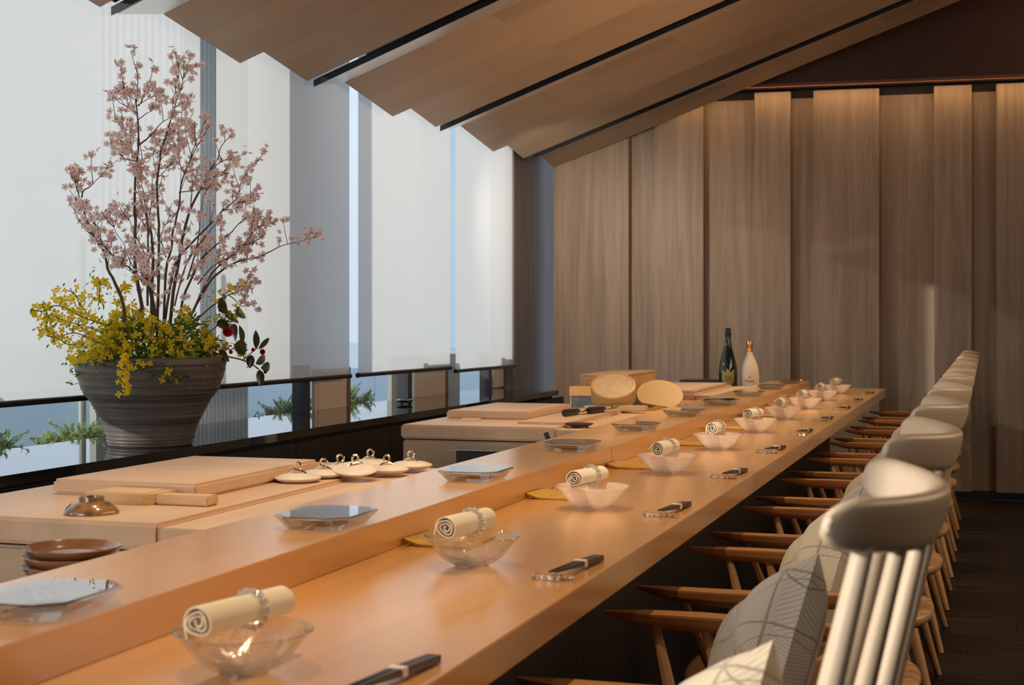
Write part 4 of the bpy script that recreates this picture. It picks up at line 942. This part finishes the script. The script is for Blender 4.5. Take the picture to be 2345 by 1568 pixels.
CS, SN = math.cos(R(17.71)), math.sin(R(17.71))
def at(u, v, X):
    """real point on the vertical plane x = X behind the ledge"""
    zc = 3400 * abs(X) / (CS * (2258 - u)); return Vector((X, (zc + X * SN) / CS, CH - (v - 741) * zc / 3400))
BR = [
 ([(330,800),(323,700),(311,639),(308,587),(309,524),(308,476),(311,419),(313,369),(316,331),(313,264),(315,235),(317,197),(317,158)], 0.0068, -2.66),
 ([(365,800),(348,672),(336,630),(327,595)], 0.0085, -2.56),
 ([(345,790),(348,626),(346,553),(344,507),(351,454),(348,430)], 0.0062, -2.70),
 ([(340,700),(342,560),(336,480),(327,430),(319,388)], 0.0040, -2.62),
 ([(362,780),(363,582),(361,515),(357,457),(359,407),(367,350),(374,321),(388,275),(401,245),(415,193),(418,168),(417,147)], 0.0050, -2.68),
 ([(370,790),(380,630),(394,572),(399,534),(408,470),(415,438),(420,398),(434,365),(445,337),(461,293),(470,272)], 0.0048, -2.62),
 ([(385,800),(400,668),(413,576),(429,497),(445,455),(467,417),(485,388),(498,359),(509,335),(531,306)], 0.0065, -2.58),
 ([(400,790),(418,690),(441,635),(462,595),(492,562),(527,531),(556,505),(585,490)], 0.0052, -2.52),
 ([(420,760),(465,665),(494,631),(525,607),(556,596),(590,589),(623,573),(650,562),(686,553),(719,544)], 0.0050, -2.50),
 ([(425,740),(474,640),(512,598),(554,562),(583,525),(614,505)], 0.0040, -2.46),
 ([(375,740),(400,609),(433,564),(483,515),(512,482),(543,455),(554,419),(565,397),(587,367)], 0.0046, -2.60),
 ([(290,790),(279,698),(261,649),(246,614),(235,578),(208,534),(193,486),(185,452),(172,421),(165,397)], 0.0060, -2.72),
 ([(185,452),(190,436),(205,427),(225,410),(241,396)], 0.0028, -2.70),
 ([(212,540),(200,526),(183,505),(168,482),(158,463)], 0.0026, -2.74),
 ([(325,690),(304,620),(277,601),(244,568),(212,540)], 0.0034, -2.66),
 ([(440,740),(484,704),(523,674),(562,661),(589,649)], 0.0030, -2.44),
 ([(523,674),(540,690),(551,701),(575,698),(592,709)], 0.0020, -2.44),
 ([(313,369),(290,363),(275,357),(262,348),(256,338)], 0.0022, -2.66), ([(311,357),(298,343),(285,333),(274,318)], 0.0020, -2.66),
 ([(313,260),(300,250),(288,240),(272,224)], 0.0022, -2.66), ([(314,232),(302,222),(290,213),(280,204)], 0.0020, -2.66),
 ([(316,243),(330,232),(345,222),(368,210)], 0.0020, -2.66), ([(316,243),(330,222),(340,205),(342,187)], 0.0016, -2.66),
 ([(315,275),(335,262),(345,253),(358,244)], 0.0020, -2.66), ([(316,334),(335,318),(352,304),(368,284),(390,268),(398,254)], 0.0030, -2.64),
 ([(314,371),(330,362),(350,355),(366,345)], 0.0022, -2.66), ([(308,360),(300,330),(296,300),(294,272)], 0.0030, -2.68), ([(296,312),(285,300),(272,285),(266,272)], 0.0020, -2.68),
 ([(359,407),(372,395),(385,378)], 0.0018, -2.68), ([(367,355),(388,340),(405,328)], 0.0018, -2.66), ([(388,310),(402,298),(418,285),(425,276)], 0.0020, -2.64),
 ([(401,247),(412,240),(423,233)], 0.0016, -2.68), ([(400,235),(403,220),(404,205)], 0.0014, -2.68), ([(415,195),(408,182),(404,170)], 0.0014, -2.68), ([(418,172),(428,166),(434,160)], 0.0012, -2.68),
 ([(420,400),(412,378),(410,350),(412,322)], 0.0024, -2.60), ([(434,365),(447,345),(462,320),(476,293)], 0.0026, -2.60), ([(467,417),(487,405),(503,395),(520,398)], 0.0022, -2.56),
 ([(485,388),(502,372),(518,366),(530,362)], 0.0022, -2.56), ([(413,440),(440,437),(470,432),(495,425)], 0.0020, -2.56), ([(512,482),(530,478),(548,472)], 0.0018, -2.52),
 ([(540,468),(555,462),(570,462),(590,448)], 0.0020, -2.50), ([(556,562),(570,545),(576,515),(580,492)], 0.0018, -2.46), ([(583,525),(600,515),(618,512)], 0.0018, -2.46),
 ([(554,562),(580,556),(604,540)], 0.0020, -2.46), ([(562,596),(572,575),(578,558)], 0.0016, -2.48), ([(380,590),(372,540),(385,500),(395,465)], 0.0024, -2.64), ([(340,600),(318,560),(300,520),(285,478),(270,462)], 0.0024, -2.66),
 ([(330,650),(300,600),(285,560),(262,520),(248,470)], 0.0022, -2.68), ([(244,568),(225,545),(222,520),(232,500)], 0.0018, -2.70), ([(360,680),(325,640),(288,612),(262,600)], 0.0020, -2.62),
 ([(430,640),(450,560),(458,500),(465,450),(480,420)], 0.0030, -2.56), ([(400,700),(430,600),(468,540),(500,500),(515,470)], 0.0030, -2.54), ([(455,650),(490,610),(530,585),(552,560)], 0.0026, -2.50),
]
ch = tag(empty('cherry_branches', (PX, PY, PZ + 0.25)), 'tall spray of flowering pink cherry branches in the clay pot', 'branches')
org = Vector((PX, PY, PZ + 0.25))
rnd = random.Random(11); tw_ = MB(); tips = []; paths = []
for (px, r0, Xe) in BR:
    base = px[0][1] > 680 and r0 > 0.003
    P = []
    for k, (u, v) in enumerate(px):
        t = k / (len(px) - 1); X = (-2.60 + (Xe + 2.60) * t) if base else Xe
        if base and v > 780: p = at(u, 800, X)
        else: p = at(u, v, X)
        p += Vector((rnd.uniform(-.006, .006), 0, 0)); P.append(p - org)
    Q = catmull(P, 3); n = len(Q)
    for k in range(1, n - 1): Q[k] += Vector((rnd.uniform(-.0015, .0015), rnd.uniform(-.0015, .0015), 0))
    rad = [max(0.0011, r0 * (1 - 0.85 * k / (n - 1))) for k in range(n)]
    paths.append((Q, base))
    if r0 >= 0.0026:
        b = MB(); b.tube(Q, rad, 7); b.build('branch', 'branch', ch, smooth=True)
    else: tw_.tube(Q, rad, 5)
    tips.append((Q[-1], 1.0))
for Q, base in paths:
    n = len(Q); zmin = 0.20
    cnt = 9 if base else 3
    for _ in range(cnt):
        k = rnd.randint(int(n * 0.25), n - 2); p = Q[k]
        if p.z < zmin: continue
        t = (Q[k + 1] - Q[k]).normalized(); side = Vector((rnd.uniform(-.35, .35), rnd.choice((-1, 1)), 0.1)); d = (t * 0.9 + side * rnd.uniform(0.5, 1.1) + Vector((0, 0, 0.35))).normalized()
        L = rnd.uniform(0.03, 0.10); e = p + d * L; mid = p + d * L * 0.5 + Vector((0, 0, -0.006))
        if (e + org).x < -2.84: continue
        tw_.tube([p, mid, e], [0.0015, 0.0012, 0.0009], 5); tips.append((e, 1.0)); 
        if rnd.random() < 0.6: tips.append((mid, 0.6))
    for _ in range(4 if base else 1):
        k = rnd.randint(int(n * 0.4), n - 1); tips.append((Q[k], 0.5))
tag(tw_.build('twigs', 'branch', ch, smooth=True), kind='stuff')
def flower_mb(r, np_, cup, notch=0.0):
    b = MB()
    for k in range(np_):
        a = 2 * math.pi * k / np_; ca, sa = math.cos(a), math.sin(a)
        def P(x, y, z): return (x * ca - y * sa, x * sa + y * ca, z)
        w_ = r * 0.42
        b.add([P(0, 0, 0), P(r * .45, -w_ * .8, cup * .35), P(r * .9, -w_ * .7, cup * .9), P(r, 0, cup), P(r * .9, w_ * .7, cup * .9), P(r * .45, w_ * .8, cup * .35)], [(0, 1, 2, 3), (0, 3, 4, 5)])
    return b
fb_ = flower_mb(0.0125, 5, 0.004); fb_.m = 1; fb_.lathe([(0.0028, 0.0008), (0.0016, 0.004), (0.0004, 0.0045)], 5)
first = None; cnt = 0; rest = MB(); tips_s = sorted(tips, key=lambda q: rnd.random())
crown = []
for p, wgt in tips_s:
    for _ in range(rnd.randint(2, 4) if wgt > 0.8 else rnd.randint(1, 3)):
        q = p + Vector((rnd.gauss(0, .010), rnd.gauss(0, .010), rnd.gauss(0, .010)))
        if (q + org).x < -2.85: continue
        crown.append(q)
for k in range(130):                       # denser heart of the spray
    u, v = rnd.gauss(400, 62), rnd.gauss(585, 62)
    if v > 700 or v < 430: continue
    crown.append(at(u, v, rnd.uniform(-2.72, -2.44)) - org)
def rotm():
    d = Vector((rnd.uniform(-.4, 1), rnd.uniform(-1.2, .5), rnd.uniform(-.5, .9))).normalized(); return Vector((0, 0, 1)).rotation_difference(d).to_matrix()
for q in crown:
    M = rotm() @ Matrix.Rotation(rnd.uniform(0, 6), 3, 'Z'); sc = rnd.uniform(0.8, 1.15)
    if cnt < 285:
        if first is None: first = fb_.build('blossom', ['blossom', 'blossom_core'], ch, smooth=True); o = first
        else: o = first.copy(); C.objects.link(o)
        o.parent = ch; o.matrix_local = Matrix.Translation(q) @ M.to_4x4() @ Matrix.Scale(sc, 4); cnt += 1
    else:
        rest.m = 0; k0 = len(rest.v); rest.v += [tuple(q + M @ (Vector(v) * sc)) for v in fb_.v]; rest.f += [tuple(i + k0 for i in f) for f in fb_.f]; rest.mi += list(fb_.mi)
lf = MB()
for p, wgt in tips:
    if rnd.random() < 0.5:
        for _ in range(2):
            d = Vector((rnd.uniform(-.5, .5), rnd.uniform(-.6, .6), 1)).normalized() * rnd.uniform(.012, .022); sd_ = d.cross(Vector((1, 0.4, 0))).normalized() * 0.0026
            lf.add([p, p + d * .5 + sd_, p + d, p + d * .5 - sd_], [(0, 1, 2, 3)])
if rest.v: tag(rest.build('more_blossoms', ['blossom', 'blossom_core'], ch, smooth=True), kind='stuff')
tag(lf.build('leaf_buds', 'leaf', ch), kind='stuff')

# yellow spray
ye = tag(empty('yellow_flower_spray', (PX, PY, PZ + 0.25)), 'low mound of small yellow flowers with green leaves spilling over the pot', 'flowers')
yf = flower_mb(0.0125, 4, 0.004); yst = MB(); yl = MB(); pos = []
def mound():
    a = rnd.gauss(-1.0, 1.25); h = rnd.random() ** 1.2; rr = (0.27 * (1 - 0.55 * h ** 1.6)) * rnd.uniform(0.75, 1.04)
    x, y_ = rr * math.cos(a) * 0.86, rr * math.sin(a) * 1.02; z = 0.01 + 0.17 * h + 0.03 * math.sin(3 * a) + (0.02 - rnd.random() * 0.05 if h < 0.25 and rr > 0.25 else 0.0)
    return Vector((x, y_, z))
for _ in range(340):
    q = mound() * 1.03
    if (q + org).x < -2.84: continue
    pos.append((q, 1))
SP = [[(250,745),(215,735),(180,722),(150,705),(125,700),(100,712),(75,709)], [(240,790),(205,775),(170,762),(130,772),(105,768)], [(235,760),(190,745),(150,735),(118,722),(100,728)],
      [(230,800),(200,810),(180,815),(160,828)], [(215,735),(185,700),(170,672),(150,664)], [(500,720),(520,735),(545,712)], [(505,690),(520,668),(540,655)], [(480,780),(520,800),(548,795),(558,818)], [(190,780),(160,790),(120,765),(105,752)], [(225,700),(228,670),(227,650),(222,635)], [(280,700),(278,670),(290,650)]]
for k, s_ in enumerate(SP):
    X = -2.70 if s_[0][0] < 300 else -2.42
    if k in (9, 10): X = -2.66
    P = [at(u, v, X + 0.02 * j) - org if X < -2.6 else at(u, v, X) - org for j, (u, v) in enumerate(s_)]
    if k in (0, 1, 2, 8): P = [at(u, v, -2.66 + 0.03 * j) - org for j, (u, v) in enumerate(s_)]
    Q = catmull(P, 5); yst.tube(Q, [0.0016] * len(Q), 5)
    for q in Q:
        for _ in range(1):
            pos.append((q + Vector((rnd.gauss(0, .012), rnd.gauss(0, .012), rnd.gauss(0, .010))), 1))
        for _ in range(2): pos.append((q + Vector((rnd.gauss(0, .02), rnd.gauss(0, .02), rnd.gauss(0, .018))), 2))
hang = [at(287 + 5 * math.sin(k), 815 + 3.6 * k, -2.375) - org for k in range(25)]
yst.tube(hang, 0.0014, 5)
for q in hang:
    pos.append((q + Vector((rnd.gauss(0, .004), rnd.gauss(0, .010), rnd.gauss(0, .004))), 0.8))
    if rnd.random() < 0.5: pos.append((q + Vector((rnd.gauss(0, .004), rnd.gauss(0, .012), 0)), 0.8))
first = None; cnt = 0; rest = MB()
def pu(q):
    w_ = q + org; return 1172.5 + 3400 * (w_.x * CS + w_.y * SN) / (-w_.x * SN + w_.y * CS)
pos = [p for p in pos if pu(p[0]) > 66]
pos_f = [p for p in pos if p[1] != 2]; pos_f.sort(key=lambda q: -(q[0].x * 0.8 - q[0].y))
for q, s_ in pos_f:
    outward = Vector((q.x + 0.15, q.y - 0.2, 0.12 + rnd.uniform(-.1, .1))).normalized() + Vector((rnd.gauss(0, .35), rnd.gauss(0, .35), rnd.gauss(0, .35)))
    M = Vector((0, 0, 1)).rotation_difference(outward.normalized()).to_matrix() @ Matrix.Rotation(rnd.uniform(0, 6), 3, 'Z'); sc = rnd.uniform(0.75, 1.25) * s_
    if cnt < 285:
        if first is None: first = yf.build('flower', 'yellow', ye, smooth=True); o = first
        else: o = first.copy(); C.objects.link(o)
        o.parent = ye; o.matrix_local = Matrix.Translation(q) @ M.to_4x4() @ Matrix.Scale(sc, 4); cnt += 1
    else:
        k0 = len(rest.v); rest.v += [tuple(q + M @ (Vector(v) * sc)) for v in yf.v]; rest.f += [tuple(i + k0 for i in f) for f in yf.f]; rest.mi += list(yf.mi)
if rest.v: tag(rest.build('more_flowers', 'yellow', ye, smooth=True), kind='stuff')
for _ in range(3600):
    q = mound() * rnd.uniform(0.72, 1.04); q.z -= 0.012
    if (q + org).x < -2.85: continue
    d = (Vector((q.x, q.y, 0.05)).normalized() + Vector((rnd.gauss(0, .5), rnd.gauss(0, .5), rnd.gauss(0.1, .5)))).normalized() * rnd.uniform(.014, .030)
    sd_ = d.cross(Vector((rnd.uniform(-1, 1), rnd.uniform(-1, 1), 0.6))).normalized() * rnd.uniform(.0032, .0058)
    yl.add([q, q + d * .45 + sd_, q + d, q + d * .45 - sd_], [(0, 1, 2, 3)])
for q, s_ in pos:
    if s_ == 2:
        d = Vector((rnd.gauss(0, 1), rnd.gauss(0, 1), rnd.gauss(0, 1))).normalized() * .018; sd_ = d.cross(Vector((0.2, 0.3, 1))).normalized() * .0035
        yl.add([q, q + d * .45 + sd_, q + d, q + d * .45 - sd_], [(0, 1, 2, 3)])
for _ in range(60):
    q = mound(); yst.tube([Vector((q.x * .2, q.y * .2, 0)), Vector((q.x * .6, q.y * .6, q.z * .8)), q], [0.0018, 0.0014, 0.001], 4)
tag(yl.build('foliage', 'leaf', ye), kind='stuff'); tag(yst.build('stems', 'stem_green', ye), kind='stuff')
# camellia
ca = tag(empty('camellia_branch', (PX, PY, PZ + 0.25)), 'camellia branch with dark glossy leaves and one red bloom at the pot rim', 'branch')
XC_ = -2.40
b = MB(); Pm = [at(u, v, X) - org for u, v, X in ((455, 790, -2.50), (505, 812, XC_), (548, 822, XC_), (575, 833, XC_), (592, 845, XC_))]
b.tube(catmull(Pm, 4), 0.0026, 6)
b.tube([at(555, 824, XC_) - org, at(575, 808, XC_) - org, at(590, 795, XC_) - org], 0.0018, 5)
b.tube([at(480, 760, -2.45) - org, at(505, 740, -2.42) - org, at(530, 735, XC_) - org], 0.0018, 5)
b.build('stem', 'branch', ca, smooth=True)
def leaf_mb(L, W, bend):
    b = MB(); n = 8; vs = []
    for i in range(n + 1):
        t = i / n; w_ = W * math.sin(math.pi * t ** 0.85) ** 0.8 if 0 < t < 1 else 0.0003; z = -bend * t * t
        vs += [(L * t, -w_, z + 0.25 * w_), (L * t, 0, z), (L * t, w_, z + 0.25 * w_)]
    b.add(vs, [(3 * i + k, 3 * i + k + 1, 3 * i + k + 4, 3 * i + k + 3) for i in range(n) for k in (0, 1)]); return b
LV = [((498,705),(518,692),.016), ((500,712),(525,712),.016), ((515,725),(545,728),.018), ((540,722),(560,712),.016), ((495,745),(525,742),.014), ((527,745),(546,775),.016), ((555,785),(552,752),.009), ((585,798),(588,760),.009),
      ((592,800),(618,772),.006), ((535,790),(565,800),.018), ((575,812),(572,838),.010), ((585,833),(612,815),.010), ((597,842),(622,838),.012), ((594,846),(597,878),.010), ((500,806),(525,822),.014)]
for (u0, v0), (u1, v1), W in LV:
    a = at(u0, v0, XC_ + 0.005) - org; c = at(u1, v1, XC_ + rnd.uniform(-.01, .02)) - org; d = c - a; L = d.length * 1.18; d.normalize()
    nrm = Vector((0.75, -0.6, 0.4)) + Vector((rnd.gauss(0, .25), rnd.gauss(0, .25), rnd.gauss(0, .25))); sdv = nrm.cross(d).normalized(); nrm = d.cross(sdv)
    M = Matrix((d, sdv, nrm)).transposed().to_4x4(); M.translation = a
    o = leaf_mb(L, W * 1.5, L * .12).build('leaf', 'camellia_leaf', ca, smooth=True, ang=80); o.matrix_local = M
def bloom(u, v, r, name):
    b = MB(); c = at(u, v, XC_ + 0.012) - org
    for ring_, (n_, tilt, rr) in enumerate(((5, 0.5, 1.0), (5, 0.9, 0.8), (4, 1.3, 0.6))):
        for k in range(n_):
            a = 2 * math.pi * (k + 0.5 * ring_) / n_; M = Matrix.Rotation(a, 3, 'Z') @ Matrix.Rotation(-tilt, 3, 'Y'); vs = []
            for i in range(5):
                t = i / 4; w_ = r * rr * 0.62 * math.sin(math.pi * (0.12 + 0.75 * t))
                for s_ in (-1, 0, 1): vs.append(M @ Vector((r * rr * t, s_ * w_, r * 0.2 * (t * t) + 0.2 * abs(s_) * w_)))
            F = Vector((0, 0, 1)).rotation_difference(Vector((0.7, -0.6, 0.1)).normalized()).to_matrix()
            b.add([c + F @ v for v in vs], [(3 * i + k2, 3 * i + k2 + 1, 3 * i + k2 + 4, 3 * i + k2 + 3) for i in range(4) for k2 in (0, 1)])
    o = b.build(name, 'camellia_red', ca, smooth=True); return o
bloom(518, 760, 0.023, 'red_bloom'); bloom(599, 806, 0.013, 'bud'); bloom(578, 801, 0.009, 'bud'); bloom(527, 806, 0.009, 'bud'); bloom(606, 852, 0.008, 'bud')
